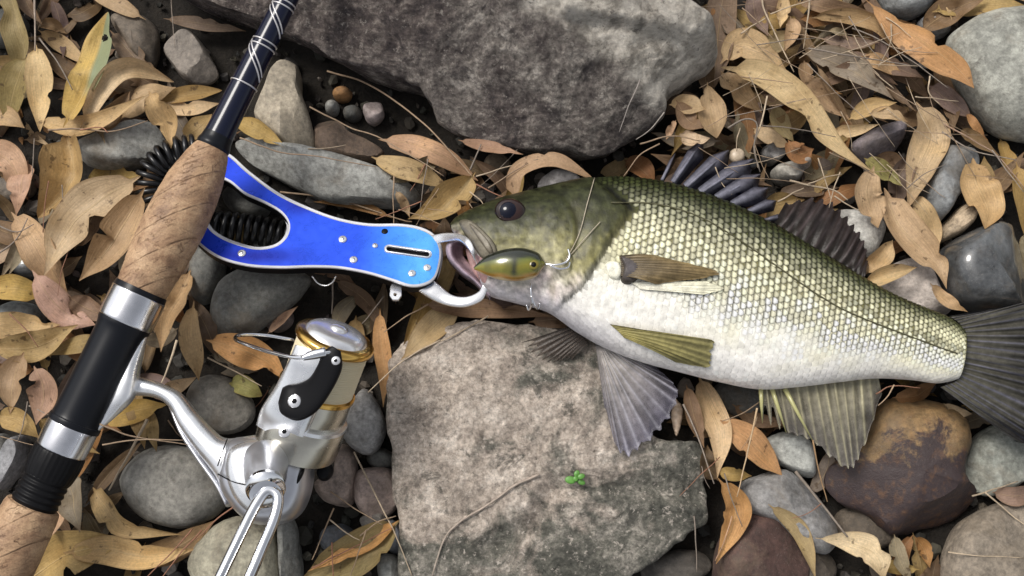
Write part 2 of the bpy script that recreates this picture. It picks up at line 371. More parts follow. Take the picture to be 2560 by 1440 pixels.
MATS['fin'] = mat_vc("fin_membrane", 0.34, 0.0, 0.35, 700, alpha=1.0, coat=0.0, mott=0.35, spec=0.22)
MATS['finclear'] = mat_vc("clear_fin_membrane", 0.32, 0.0, 0.3, 800, alpha=0.74, coat=0.0, mott=0.3, spec=0.3)
MATS['lure'] = mat_vc("painted_lure", 0.18, 0.0, coat=0.8, mott=0.15)
def mat_objcol(name, rough):
    t = NT(name); oi = t.n("ObjectInfo"); co = t.n("TexCoord").outputs["Object"]
    t.p(Base_Color=t.mix(1.0, oi.outputs["Color"], t.rmp(t.noise(co, 350, 5, 0.7), [(0.3, 0.65), (0.7, 1.25)]), 'MULTIPLY'), Roughness=rough); return t.m
MATS['stem'] = mat_objcol("dry_stem", 0.7); MATS['sprout'] = mat_objcol("green_sprout", 0.4)

# ------------------------------------------------------------------ ground
def build_ground():
    v = []; n = 61; L = 12.0
    xs = [math.copysign(abs(k)**3, k)*L for k in [(-1+2*i/(n-1)) for i in range(n)]]
    for y in xs:
        for x in xs: v.append((x, y, 0.004*nz((x, y, 0), 20) if abs(x) < 1 and abs(y) < 1 else 0.0))
    o = obj("ground", v, grid_faces(n, n), MATS['ground']); tag(o, kind="structure")
build_ground()
def build_gravel():
    mb = MB(); ico = bmesh.new(); bmesh.ops.create_icosphere(ico, subdivisions=1, radius=1); iv = [q.co.copy() for q in ico.verts]; fi = [tuple(q.index for q in f.verts) for f in ico.faces]; ico.free()
    for k in range(5000):
        x = R.uniform(-0.42, 0.42); y = R.uniform(-0.30, 0.34); r = 0.0012+0.0045*R.random()**3
        rot = Matrix.Rotation(R.uniform(0, 6.28), 3, 'Z') @ Matrix.Rotation(R.uniform(-.5, .5), 3, 'X'); sx, sy, sz = R.uniform(.7, 1.3), R.uniform(.7, 1.3), R.uniform(.45, .8)
        g = R.uniform(0.012, 0.075); c = (g*R.uniform(1, 1.25), g, g*R.uniform(.7, .95))
        if R.random() < 0.06: c = (0.22, 0.19, 0.16)
        mb.add([rot @ Vector((q.x*r*sx*R.uniform(.85, 1.1), q.y*r*sy, q.z*r*sz)) + Vector((x, y, r*0.35+R.uniform(0, .004))) for q in iv], fi, c)
    o = mb.build("gravel", mat_vc("gravel_grit", 0.8, bump=0.4, bscale=900, mott=0.3), smooth=False)
    tag(o, "fine dark gravel and grit between the larger stones", "gravel", kind="stuff")
build_gravel()

# ------------------------------------------------------------------ big rocks
def rock_hf(name, label, poly, zedge, topf, q, under, mat, n=240, rings=90, amp=0.003, nsc=30, seed=1, groove=None, center=None):
    o = [P(*p, zedge) for p in cr(poly, n, True)]; c = P(*center, zedge) if center else sum(o, Vector())/n
    # small irregularities in the outline
    o = [p + (p-c).normalized()*(0.0035*nz(p, 55, seed)+0.0018*nz(p, 170, seed+1)) for p in o]
    v = []
    for j in range(rings+1):
        rho = (j/rings)**0.62
        for p in o:
            s = c.lerp(p, max(rho, 0.004)); px, py = s.x/S+1280, 720-s.y/S
            zt = topf(px, py)
            d = amp*(nz(s, nsc, seed)+0.55*nz(s, nsc*2.3, seed+2)+0.38*nz(s, nsc*5, seed+3)+0.27*nz(s, nsc*11, seed+4)+0.2*nz(s, nsc*24, seed+5))
            if groove: d -= groove(px, py)
            roll = max(0.0, 1-rho**q)**(1.0/q*1.6)
            v.append(Vector((s.x, s.y, zedge + (zt-zedge)*roll + d*min(1, roll*1.2+0.55))))
    base = len(v)
    for k, (fr, zz) in enumerate([(0.985, 0.8), (0.95, 0.5), (0.90, 0.2), (0.86, 0.0)]):
        for p in o:
            s = c.lerp(p, 1-(1-fr)*under); z = (zedge+0.002)*zz - 0.004*(1-zz)
            e = 0.004*nz((p.x, p.y, zz*0.03), 60, seed+9)
            dd = (p-c).normalized(); v.append(Vector((s.x+dd.x*e, s.y+dd.y*e, z)))
    f = grid_faces(rings+5, n, True)
    ob = obj(name, v, [tuple(reversed(q_)) for q_ in f], mat); tag(ob, label, "rock"); splat(v, None, True); return ob
def smin(*a):
    k = 0.004; return -k*math.log(sum(math.exp(-x/k) for x in a))
def boulder_top(px, py):
    m = 0.040+(385-py)*S*0.72-(px-1300)*S*0.04
    m2 = 0.034+((px-840)*0.49-(py-150)*0.87)*S*0.62
    t1 = 0.079-(px-1400)*S*0.04+(100-py)*S*0.03
    t2 = 0.105-(1000-px)*S*0.12
    e = 0.042+((1810-px)*0.75-(py-150)*0.4)*S*3.2
    ln = 92+max(0, px-1400)*.16+6*nz((px, 0, 0), .02, 5); st = sm(1392, 1410, px+5*nz((py, 0, 0), .03, 7))*sm(10, -8, py-ln)
    rg = abs(nz((px*S, py*S, 0), 26, 21))+.5*abs(nz((px*S, py*S, 0), 60, 22))
    return smin(m, m2, t1, t2, e)+.0085*st+.0050*(.35-rg)
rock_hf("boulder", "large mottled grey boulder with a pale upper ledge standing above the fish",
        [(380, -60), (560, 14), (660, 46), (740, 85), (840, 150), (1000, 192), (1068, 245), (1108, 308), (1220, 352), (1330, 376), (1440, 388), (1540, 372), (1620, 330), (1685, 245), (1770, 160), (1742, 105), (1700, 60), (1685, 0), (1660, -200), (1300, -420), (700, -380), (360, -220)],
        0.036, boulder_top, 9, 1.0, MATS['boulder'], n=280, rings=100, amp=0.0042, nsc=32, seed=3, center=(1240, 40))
GR = cr([(1230, 1352), (1320, 1300), (1385, 1215), (1480, 1203), (1600, 1212), (1740, 1228)], 40)
GR2 = cr([(1560, 1125), (1600, 1165), (1720, 1205)], 16)
def flat_groove(px, py):
    d = min((px-a)**2+(py-b)**2 for a, b in GR)**0.5; d2 = min((px-a)**2+(py-b)**2 for a, b in GR2)**0.5
    return 0.0042*max(0, 1-d/34)**0.8 + 0.003*max(0, 1-d2/60) + 0.0012*sm(1180, 1420, py)*sm(1200, 1500, px)
def flat_top(px, py):
    return smin(0.0305+(1100-py)*S*0.02, 0.030+(1500-py)*S*0.35, 0.030+((1790-px)*0.8+(1330-py)*0.6)*S*0.55)
rock_hf("flat_rock", "flat pinkish grey rock with dark lichen patches lying below the fish's belly",
        [(1008, 868), (1100, 812), (1290, 806), (1460, 845), (1570, 915), (1615, 1010), (1650, 1092), (1705, 1104), (1745, 1118), (1774, 1250), (1768, 1302), (1718, 1348), (1590, 1424), (1450, 1480), (1250, 1520), (1012, 1510), (996, 1300), (984, 1150), (964, 1005), (974, 925)],
        0.020, flat_top, 7, 0.9, MATS['flatrock'], n=240, rings=90, amp=0.0020, nsc=45, seed=8, groove=flat_groove, center=(1340, 1150))

# ------------------------------------------------------------------ stones
def ell(cx, cy, a, b, rot=0, n=12, p=1.0):
    r = math.radians(rot); out = []
    for k in range(n):
        t = 2*math.pi*k/n; x = a*math.copysign(abs(math.cos(t))**p, math.cos(t)); y = b*math.copysign(abs(math.sin(t))**p, math.sin(t)); out.append((cx+x*math.cos(r)-y*math.sin(r), cy+x*math.sin(r)+y*math.cos(r)))
    return out
def stone(label, poly, top, color, mat='stone', facets=0, pw=0.45, base=-0.003, amp=0.0012, group=None, sharp=False, seed=None, name="stone"):
    seed = seed if seed is not None else R.randint(0, 999); n = 44; rings = 18; h = (top-base)/2; zc = base+h*1.05
    rr = random.Random(seed)
    o = [P(*q, zc) for q in cr(poly, n, True)]; c = sum(o, Vector())/n; size = max((p-c).length for p in o); v = []
    for j in range(rings+1):
        a = -math.pi/2+math.pi*j/rings; rs = max(0.012, math.cos(a)**pw if math.cos(a) > 0 else 0); zz = math.sin(a); zz = math.copysign(abs(zz)**1.15, zz)*h
        for p in o:
            q = c+(p-c)*rs; v.append(Vector((q.x, q.y, zc+zz)))
    for k in range(facets):
        th = rr.uniform(0, 6.28); el = rr.uniform(0.45, 1.45); nn = Vector((math.cos(th)*math.cos(el), math.sin(th)*math.cos(el), math.sin(el)))
        cc = Vector((c.x, c.y, zc)); dm = max((q-cc).dot(nn) for q in v)*rr.uniform(0.62, 0.82)
        for i, q in enumerate(v):
            d = (q-cc).dot(nn)-dm
            if d > 0: v[i] = q-nn*d*0.94
    cc = Vector((c.x, c.y, zc))
    for i, q in enumerate(v):
        d = (q-cc); l = d.length
        if l > 1e-6: v[i] = q+d/l*(amp*(nz(q, 45, seed)+0.5*nz(q, 120, seed+1)+0.25*nz(q, 300, seed+2)))
    f = grid_faces(rings+1, n, True)+[tuple(range(n-1, -1, -1)), tuple(rings*n+k for k in range(n))]
    o_ = obj(name, v, [tuple(reversed(t)) for t in f] if False else f, MATS[mat], color=color, flat_angle=32 if facets else None); tag(o_, label, "stone", group); splat(v, f, True); return o_
G = lambda g, r=1.0, b=0.92: (g*r, g, g*b)
STONES = [
 ("smooth dark grey oval stone under the blue lip gripper", [(525, 795), (540, 725), (590, 680), (660, 662), (770, 690), (755, 735), (690, 795), (610, 842), (550, 838)], .030, G(.155), 'stone', 0, .5),
 ("grey oval stone wedged beside the cork grip and the gripper handle", ell(518, 680, 44, 82, 8), .022, G(.13), 'stone', 0, .5),
 ("big smooth brown-grey oval stone below the reel's curved stem", ell(440, 1218, 136, 103, 8), .028, G(.215, 1.05, .88), 'stone', 0, .5),
 ("pale olive rounded stone under the reel's chrome handle", [(475, 1420), (520, 1330), (600, 1290), (680, 1320), (700, 1390), (690, 1480), (560, 1520)], .030, (.285, .265, .20), 'stone', 0, .45),
 ("narrow upright grey stone between the reel body and the pale olive stone", [(702, 1290), (730, 1295), (750, 1360), (752, 1460), (712, 1470), (700, 1380)], .022, G(.22), 'stone', 2, .35),
 ("pale grey egg-shaped stone beside the spool", [(912, 972), (948, 1010), (965, 1070), (945, 1125), (910, 1138), (865, 1105), (858, 1055), (880, 1005)], .026, G(.30, 1.03, .96), 'stone', 0, .5),
 ("pinkish kidney-shaped stone beside the reel body", [(850, 1112), (885, 1125), (895, 1180), (885, 1255), (850, 1268), (805, 1245), (790, 1205), (835, 1180)], .022, (.31, .24, .20), 'stone', 0, .5),
 ("rounded pinkish brown stone touching the flat rock", [(895, 1180), (960, 1168), (990, 1190), (1000, 1250), (975, 1290), (925, 1295), (890, 1250)], .022, (.29, .225, .195), 'stone', 1, .45),
 ("flat brown-grey stone behind the reel's stem", ell(552, 1012, 88, 70, 18), .018, G(.15, 1.08, .86), 'stone', 1, .5),
 ("flat grey stone beside the coiled cord", [(195, 368), (250, 345), (330, 312), (385, 312), (418, 370), (400, 392), (330, 420), (225, 418)], .024, G(.25, 1.0, .93), 'stone', 2, .35),
 ("tan angular stone right of the navy rod blank", [(700, 163), (746, 172), (752, 225), (772, 290), (786, 372), (720, 376), (665, 330), (640, 290), (668, 225)], .030, (.29, .25, .19), 'stone', 3, .3),
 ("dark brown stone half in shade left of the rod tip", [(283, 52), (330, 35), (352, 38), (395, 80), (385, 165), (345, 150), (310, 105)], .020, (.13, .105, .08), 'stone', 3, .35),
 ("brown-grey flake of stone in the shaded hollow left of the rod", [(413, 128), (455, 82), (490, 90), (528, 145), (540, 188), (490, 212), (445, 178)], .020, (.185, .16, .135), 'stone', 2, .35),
 ("long pale grey slab above the blue lip gripper", [(592, 362), (660, 362), (760, 372), (870, 402), (990, 442), (1045, 485), (1030, 518), (930, 512), (800, 500), (690, 445), (620, 405)], .030, G(.29, 1.0, .93), 'stone', 2, .28),
 ("dull brown stone between the tan angular stone and the boulder", [(790, 312), (850, 306), (882, 338), (958, 378), (930, 405), (830, 402), (792, 385)], .020, (.15, .105, .075), 'stone', 2, .4),
 ("big smooth pale grey stone beside the orange leaf", [(2368, 110), (2420, 55), (2500, 28), (2620, 40), (2700, 200), (2640, 340), (2530, 345), (2460, 300), (2400, 210)], .040, (.315, .315, .275), 'stone', 0, .45),
 ("small bluish grey stone above the orange leaf", [(2195, -30), (2290, -40), (2335, -10), (2310, 32), (2240, 48), (2200, 20)], .026, (.27, .28, .275), 'stone', 0, .45),
 ("upright blue-grey stone between two tan leaves", [(2322, 385), (2380, 370), (2432, 385), (2432, 440), (2385, 500), (2345, 560), (2300, 545), (2305, 450)], .028, (.175, .18, .18), 'stone', 2, .35),
 ("small tan stone above the wet grey stone", [(2338, 590), (2370, 545), (2412, 512), (2430, 545), (2405, 582), (2345, 612)], .024, (.37, .29, .20), 'stone', 1, .4),
 ("wet dark grey stone with a bright glint", [(2342, 640), (2400, 595), (2490, 562), (2550, 590), (2590, 680), (2570, 770), (2460, 780), (2380, 765), (2345, 705)], .042, (.075, .079, .082), 'wet', 2, .42),
 ("pale pinkish stone with a crumpled leaf on it beside the fish's back", [(2165, 722), (2205, 675), (2270, 650), (2315, 680), (2345, 740), (2365, 785), (2290, 795), (2220, 770)], .028, (.38, .335, .30), 'stone', 2, .32),
 ("white-grey stone beside the dark rear dorsal fin", [(2075, 540), (2120, 526), (2165, 535), (2207, 572), (2192, 625), (2160, 655), (2110, 620)], .026, (.43, .42, .39), 'stone', 1, .4),
 ("purple-grey angular stone under the litter by the greenish leaf", [(2118, 372), (2180, 330), (2245, 308), (2262, 330), (2225, 392), (2170, 412)], .022, (.22, .19, .20), 'stone', 2, .35),
 ("small pale grey-green stone under the anal fin", [(1915, 1105), (1955, 1082), (2010, 1092), (2035, 1140), (2030, 1190), (1985, 1180), (1935, 1150)], .022, (.34, .345, .32), 'stone', 1, .45),
 ("blue-grey oblong stone near the cream leaf", [(1845, 1215), (1900, 1185), (1975, 1180), (2050, 1250), (2095, 1330), (2070, 1385), (2010, 1370), (1930, 1310), (1860, 1275)], .026, (.21, .205, .20), 'stone', 1, .42),
 ("dark reddish brown rock beside the flat rock's corner", [(1775, 1420), (1800, 1340), (1860, 1290), (1935, 1290), (2000, 1350), (2020, 1450), (1920, 1500), (1790, 1490)], .028, (.070, .038, .031), 'stone', 1, .55, -.003, .0030),
 ("pale grey-green mottled stone under the tail fin", [(2405, 1160), (2440, 1090), (2500, 1060), (2580, 1075), (2620, 1150), (2540, 1215), (2470, 1240), (2420, 1215)], .022, (.30, .31, .27), 'stone', 2, .4),
 ("large brown-grey stone with thin stems across it below the rusty rock", [(2352, 1400), (2390, 1320), (2450, 1275), (2560, 1255), (2680, 1330), (2640, 1480), (2480, 1520), (2370, 1480)], .028, (.21, .175, .135), 'stone', 2, .4),
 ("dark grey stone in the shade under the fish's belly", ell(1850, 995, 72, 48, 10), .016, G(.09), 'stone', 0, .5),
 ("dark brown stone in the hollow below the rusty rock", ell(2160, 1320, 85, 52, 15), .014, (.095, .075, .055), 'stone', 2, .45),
 ("small orange pebble in the dark hollow below the boulder", ell(856, 238, 25, 17, -8), .014, (.38, .20, .08), 'stone', 0, .6),
 ("small round white pebble beside the orange pebble", ell(831, 271, 16, 16), .013, (.34, .34, .32), 'stone', 0, .7),
 ("small pinkish white square pebble in the hollow below the boulder", [(912, 268), (950, 262), (957, 290), (935, 312), (915, 302)], .014, (.42, .35, .33), 'stone', 1, .35),
 ("grey pebble behind the pinkish white square pebble", ell(880, 285, 26, 22), .010, G(.10), 'stone', 0, .6),
 ("dark grey stone under the yellow leaf by the left edge", ell(55, 790, 62, 36, 5), .016, (.13, .145, .15), 'stone', 0, .5),
 ("dark glossy grey pebble under the large tan leaf", ell(78, 662, 52, 34, 10), .016, (.085, .09, .095), 'wet', 0, .5),
 ("pale grey stone beside the rod's threaded collar", [(35, 1098), (62, 1090), (70, 1130), (45, 1180), (10, 1225), (-10, 1200), (15, 1140)], .022, (.26, .26, .27), 'stone', 1, .4),
 ("grey pebble with brown edge at the left of the collar", ell(8, 1118, 30, 34), .018, G(.14), 'stone', 0, .5),
 ("dark blue-grey pebble under the folded yellow-green leaf", ell(848, 1352, 52, 42, 20), .015, (.11, .12, .135), 'stone', 1, .5),
 ("grey pebble under the thin stems below the pinkish stone", [(900, 1295), (950, 1275), (985, 1300), (970, 1335), (920, 1330)], .017, (.17, .155, .14), 'stone', 2, .4),
 ("grey stone against the lower left corner of the flat rock", [(945, 1400), (985, 1385), (1025, 1430), (1030, 1480), (960, 1480)], .020, G(.22), 'stone', 2, .4),
 ("bluish pebble wedged against the flat rock's left side", ell(985, 1345, 30, 48, -20), .014, (.15, .16, .18), 'stone', 1, .5),
 ("grey stone seen through the gripper's handle, above the coil", ell(620, 505, 62, 42, 15), .018, G(.16), 'stone', 0, .5),
 ("small grey stone seen through the gripper's handle, below the coil", ell(682, 632, 58, 34, -5), .020, G(.24), 'stone', 0, .5),
 ("grey stone peeping out under the arched leaf behind the fish's head", [(1345, 455), (1390, 428), (1440, 440), (1460, 470), (1400, 490), (1350, 485)], .020, (.24, .23, .23), 'stone', 1, .45),
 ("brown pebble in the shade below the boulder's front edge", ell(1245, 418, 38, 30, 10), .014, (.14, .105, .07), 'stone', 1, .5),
 ("pale stone chip beside the spiny dorsal fin", [(1930, 425), (1985, 405), (2010, 425), (1990, 455), (1945, 455)], .022, (.36, .34, .30), 'stone', 2, .4),
 ("pale grey pebble between the dorsal fin and the rusty leaf", [(1905, 375), (1945, 362), (1962, 385), (1935, 410), (1905, 400)], .020, (.30, .29, .28), 'stone', 2, .4),
 ("small round pale pebble beside the rusty leaf", ell(2002, 420, 16, 14), .030, (.40, .36, .33), 'stone', 0, .7),
 ("small grey stone beside the orange leaf's tip", ell(2330, 70, 38, 24, 10), .020, (.26, .27, .28), 'stone', 0, .5),
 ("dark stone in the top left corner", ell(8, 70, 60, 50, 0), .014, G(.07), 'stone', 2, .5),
 ("brown stone under the twigs left of the coil", ell(40, 470, 48, 34), .008, G(.10, 1.2, .8), 'stone', 1, .5),
 ("dark grey pebble between the reel body and the flat rock", ell(955, 1150, 36, 26, 15), .012, G(.12), 'stone', 0, .5),
 ("grey-brown pebble under the spool's silver cap", ell(700, 800, 36, 28, -20), .012, (.16, .13, .12), 'stone', 0, .5),
 ("brown stone below the oblong blue-grey stone", ell(2030, 1420, 60, 50, 20), .014, (.10, .08, .06), 'stone', 1, .5),
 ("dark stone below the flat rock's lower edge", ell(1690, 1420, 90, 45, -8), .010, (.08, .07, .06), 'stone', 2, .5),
]
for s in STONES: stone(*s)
# rusty two-tone rock
def rusty():
    o = stone("large rusty rock, orange-brown above and dark purple-brown below, beside the tail", [(2195, 1015), (2290, 1000), (2390, 1030), (2422, 1085), (2398, 1175), (2450, 1245), (2430, 1310), (2360, 1345), (2250, 1345), (2160, 1290), (2080, 1240), (2065, 1180), (2130, 1110)], .034, (.20, .125, .055), 'rust', 3, .4, amp=.0022, seed=77)
rusty()
for k, (x, y, r_) in enumerate([(1842, 390, 20), (1878, 411, 15)]):
    v, f = pillow(ell(x, y, r_, r_*0.95), 0.034, 0.003 if k == 0 else 0.003, 0.6, 20, 8)
    o = obj("seed", v, f, MATS['sprout'], color=(.46, .37, .27) if k == 0 else (.02, .02, .02)); tag(o, ["pale round flat seed hanging over the spiny dorsal fin", "shiny black round seed beside the spiny dorsal fin"][k], "seed"); splat(v)
for k in range(34):       # stones going on beyond the photo's edges
    while True:
        x, y = R.uniform(-420, 2980), R.uniform(-330, 1790)
        if not (-60 < x < 2620 and -60 < y < 1500) and not (300 < x < 1800 and y < 0): break
    a = R.uniform(30, 110); g = R.uniform(.10, .30)
    stone("loose river stone on the bank around the catch", ell(x, y, a, a*R.uniform(.55, .9), R.uniform(0, 180)), R.uniform(.012, .03), (g*R.uniform(1, 1.15), g, g*R.uniform(.8, 1)), 'stone', R.choice([0, 0, 2]), .45, group="loose river stones around the catch")

# ------------------------------------------------------------------ leaves
LC = dict(tan=(.52, .345, .17), pale=(.62, .445, .25), pink=(.53, .325, .205), ochre=(.46, .30, .10), yellow=(.58, .38, .09), brown=(.26, .16, .085), orange=(.56, .29, .105), grey=(.30, .24, .165), cream=(.70, .56, .36), olive=(.37, .28, .115), rust=(.38, .18, .06), dark=(.15, .095, .055), purple=(.28, .19, .14), green=(.36, .33, .10))
def leaf(label, pts, width, color='tan', curl=0.25, fold=0.0, roll=0.0, arch=0.0, cap=0.042, group=None, wp=0.9, peak=0.46, hole=None, twist=0.0, up=0.0, seed=None, name="leaf", stalk=True, c2=None, into=None):
    seed = seed if seed is not None else R.randint(0, 9999); rr = random.Random(seed); n = 70 if hole else 28; m = 29 if hole else 9; curl = curl*1.35; fold = fold*1.25
    c = LC[color]; lum = .3*c[0]+.55*c[1]+.15*c[2]; c = lerp(c, (lum*1.08, lum, lum*.86), .10); j = rr.uniform(.84, 1.16); width = width*.94; c = (min(.9, c[0]*j), min(.9, c[1]*j*rr.uniform(.96, 1.04)), min(.9, c[2]*j*rr.uniform(.85, 1.15)))
    cen = cr(pts, n); hw = width/2
    # height: rest on whatever lies below
    w3 = [P(x, y, .02) for x, y in cen]; hs_ = []
    for i, p in enumerate(w3):
        d = (w3[min(i+1, n-1)]-w3[max(i-1, 0)]).normalized(); sd_ = Vector((-d.y, d.x, 0)); q = hw*S*0.55*math.sin(math.pi*min(1, max(0, i/(n-1))))
        hs_.append(max(hget(p.x, p.y), hget(p.x+sd_.x*q, p.y+sd_.y*q)*0.96, hget(p.x-sd_.x*q, p.y-sd_.y*q)*0.96))
    z = []
    for i in range(n):
        z.append(max(hs_[k]-0.30*(w3[i]-w3[k]).length for k in range(n)))
    z = [sum(z[max(0, i-2):i+3])/len(z[max(0, i-2):i+3]) for i in range(n)]
    zp = rr.uniform(0, 6)
    for _ in range(2): z = [sum(z[max(0, i-3):i+4])/len(z[max(0, i-3):i+4]) for i in range(n)]
    z = [min(cap, q)+0.0012+up+arch*math.sin(math.pi*i/(n-1))*hw*S*2+0.0018*math.sin(i*0.22+zp) for i, q in enumerate(z)]
    v = []; uv = []; ph = rr.uniform(0, 6.28); wv_ = rr.uniform(.05, .16)
    ctr = [P(x, y, z[i]) for i, (x, y) in enumerate(cen)]
    bites = [(rr.uniform(.2, .95), rr.choice((-1, 1)), rr.uniform(.02, .07), rr.uniform(.2, .65)) for _ in range(rr.choice((0, 0, 1, 1, 2)))]
    crum = rr.uniform(.12, .34)
    for i in range(n):
        t = i/(n-1); d = (ctr[min(i+1, n-1)]-ctr[max(i-1, 0)]).normalized(); side = Vector((0, 0, 1)).cross(d).normalized(); nn = d.cross(side)
        ang = roll+twist*(t-.5)+0.12*math.sin(t*5+ph); side, nn = side*math.cos(ang)+nn*math.sin(ang), nn*math.cos(ang)-side*math.sin(ang)
        tt = t**(math.log(.5)/math.log(peak)); ww = max(0.0, math.sin(math.pi*tt))**wp*(1-.35*sm(.72, 1, t))
        if stalk and t < 0.09: ww = max(0.025, ww*0.35)
        ww = max(ww, .02)*hw*pxm(z[i])
        for k in range(m):
            b = -1+2*k/(m-1); edge = 1+0.08*nz((t*3.2, b*1.5, seed), 1.0)-sum(dp*math.exp(-((t-t0)/w0)**2) for t0, sg, w0, dp in bites if sg*b > 0)
            off = side*(b*ww*edge)+nn*(ww*(curl*b*b+fold*abs(b)+crum*nz((t*4.5, b*1.1, seed*.37), 1.0, 2)+wv_*abs(b)*math.sin(t*6.5+ph+(2.2 if b > 0 else 0))))
            v.append(ctr[i]+off); uv.append((t, (b+1)/2))
    f = grid_faces(n, m)
    if hole: f = [q for q in f if (sum((v[i]-P(hole[0], hole[1], v[q[0]].z)).length for i in q)/4) > hole[2]*S]
    if into is not None:
        o0 = len(into['v']); into['v'] += v; into['f'] += [tuple(i+o0 for i in q) for q in f]; into['uv'] += uv; into['c'] += [c]*len(v); splat(v, f); return
    o = obj(name, v, f, MATS['leaf'] if not c2 else c2, uv=uv, color=c); tag(o, label, "leaf", group); splat(v, f); return o
# dark half-buried leaves first
def free(px, py):
    p = P(px, py, .01); i, j = hcell(p.x, p.y)
    return 0 <= i < HNX and 0 <= j < HNY and not STONE[j][i]
def filler(count, box, cols, label, group, wr=(30, 66), lr=(100, 220), cap=.03, avoid=(), into=None):
    k = 0; tries = 0
    while k < count and tries < count*30:
        tries += 1
        x, y = R.uniform(box[0], box[2]), R.uniform(box[1], box[3]); a = R.uniform(0, 6.28); L = R.uniform(*lr)/2; b = R.uniform(-25, 25)
        q = [(x-L*math.cos(a), y-L*math.sin(a)), (x-b*math.sin(a), y+b*math.cos(a)), (x+L*math.cos(a), y+L*math.sin(a))]
        if any(x0 < x < x1 and y0 < y < y1 for x0, y0, x1, y1 in avoid): continue
        if sum(free(*lerp(q[0], q[2], u)) for u in (.15, .35, .5, .65, .85)) < 5: continue
        ck = R.choice(cols); nm = NAMEC.get(ck, ck); leaf(label % nm, q, R.uniform(*wr), ck, R.uniform(-.3, .5), R.uniform(-.2, .3), R.uniform(-.4, .4), R.uniform(0, .15), cap, group % nm, into=into); k += 1
HOL = [(470, 90, 1120, 345)]
NAMEC = dict(brown='dull brown', dark='blackish brown', grey='greyish', rust='rusty', ochre='ochre', purple='purple-brown', tan='tan', pale='pale tan', pink='pinkish', brown2='brown', rust2='rusty', ochre2='ochre', purple2='purple-brown', grey2='greyish')
for _k in ('brown', 'rust', 'ochre', 'purple', 'grey'): LC[_k+'2'] = tuple(q*.74 for q in LC[_k])  # buried leaf colours darkened, painting in the shade of the litter's gaps
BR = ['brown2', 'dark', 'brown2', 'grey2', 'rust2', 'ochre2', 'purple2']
LIT = dict(v=[], f=[], uv=[], c=[])
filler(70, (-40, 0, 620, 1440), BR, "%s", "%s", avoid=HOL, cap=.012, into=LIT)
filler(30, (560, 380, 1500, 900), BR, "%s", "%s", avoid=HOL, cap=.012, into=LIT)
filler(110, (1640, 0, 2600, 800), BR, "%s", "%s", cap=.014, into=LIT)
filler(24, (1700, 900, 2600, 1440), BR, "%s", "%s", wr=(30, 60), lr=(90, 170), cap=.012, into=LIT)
OUT = ['tan', 'pale', 'brown', 'ochre', 'pink']
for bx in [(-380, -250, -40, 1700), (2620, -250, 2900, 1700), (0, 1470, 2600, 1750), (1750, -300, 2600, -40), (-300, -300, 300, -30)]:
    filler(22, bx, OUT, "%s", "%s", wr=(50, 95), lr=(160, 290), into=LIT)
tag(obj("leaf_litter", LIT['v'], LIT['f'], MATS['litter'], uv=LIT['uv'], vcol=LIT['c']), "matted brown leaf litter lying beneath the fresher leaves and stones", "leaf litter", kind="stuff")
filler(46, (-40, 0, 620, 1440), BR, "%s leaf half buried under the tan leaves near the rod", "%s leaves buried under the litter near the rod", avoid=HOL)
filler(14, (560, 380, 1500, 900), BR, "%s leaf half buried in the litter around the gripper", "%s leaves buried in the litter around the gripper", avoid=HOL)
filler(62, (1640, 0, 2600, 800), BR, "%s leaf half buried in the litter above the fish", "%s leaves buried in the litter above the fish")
filler(16, (1700, 900, 2600, 1440), BR, "%s leaf half buried between stones below the tail", "%s leaves buried between stones below the tail", wr=(30, 60), lr=(90, 170))
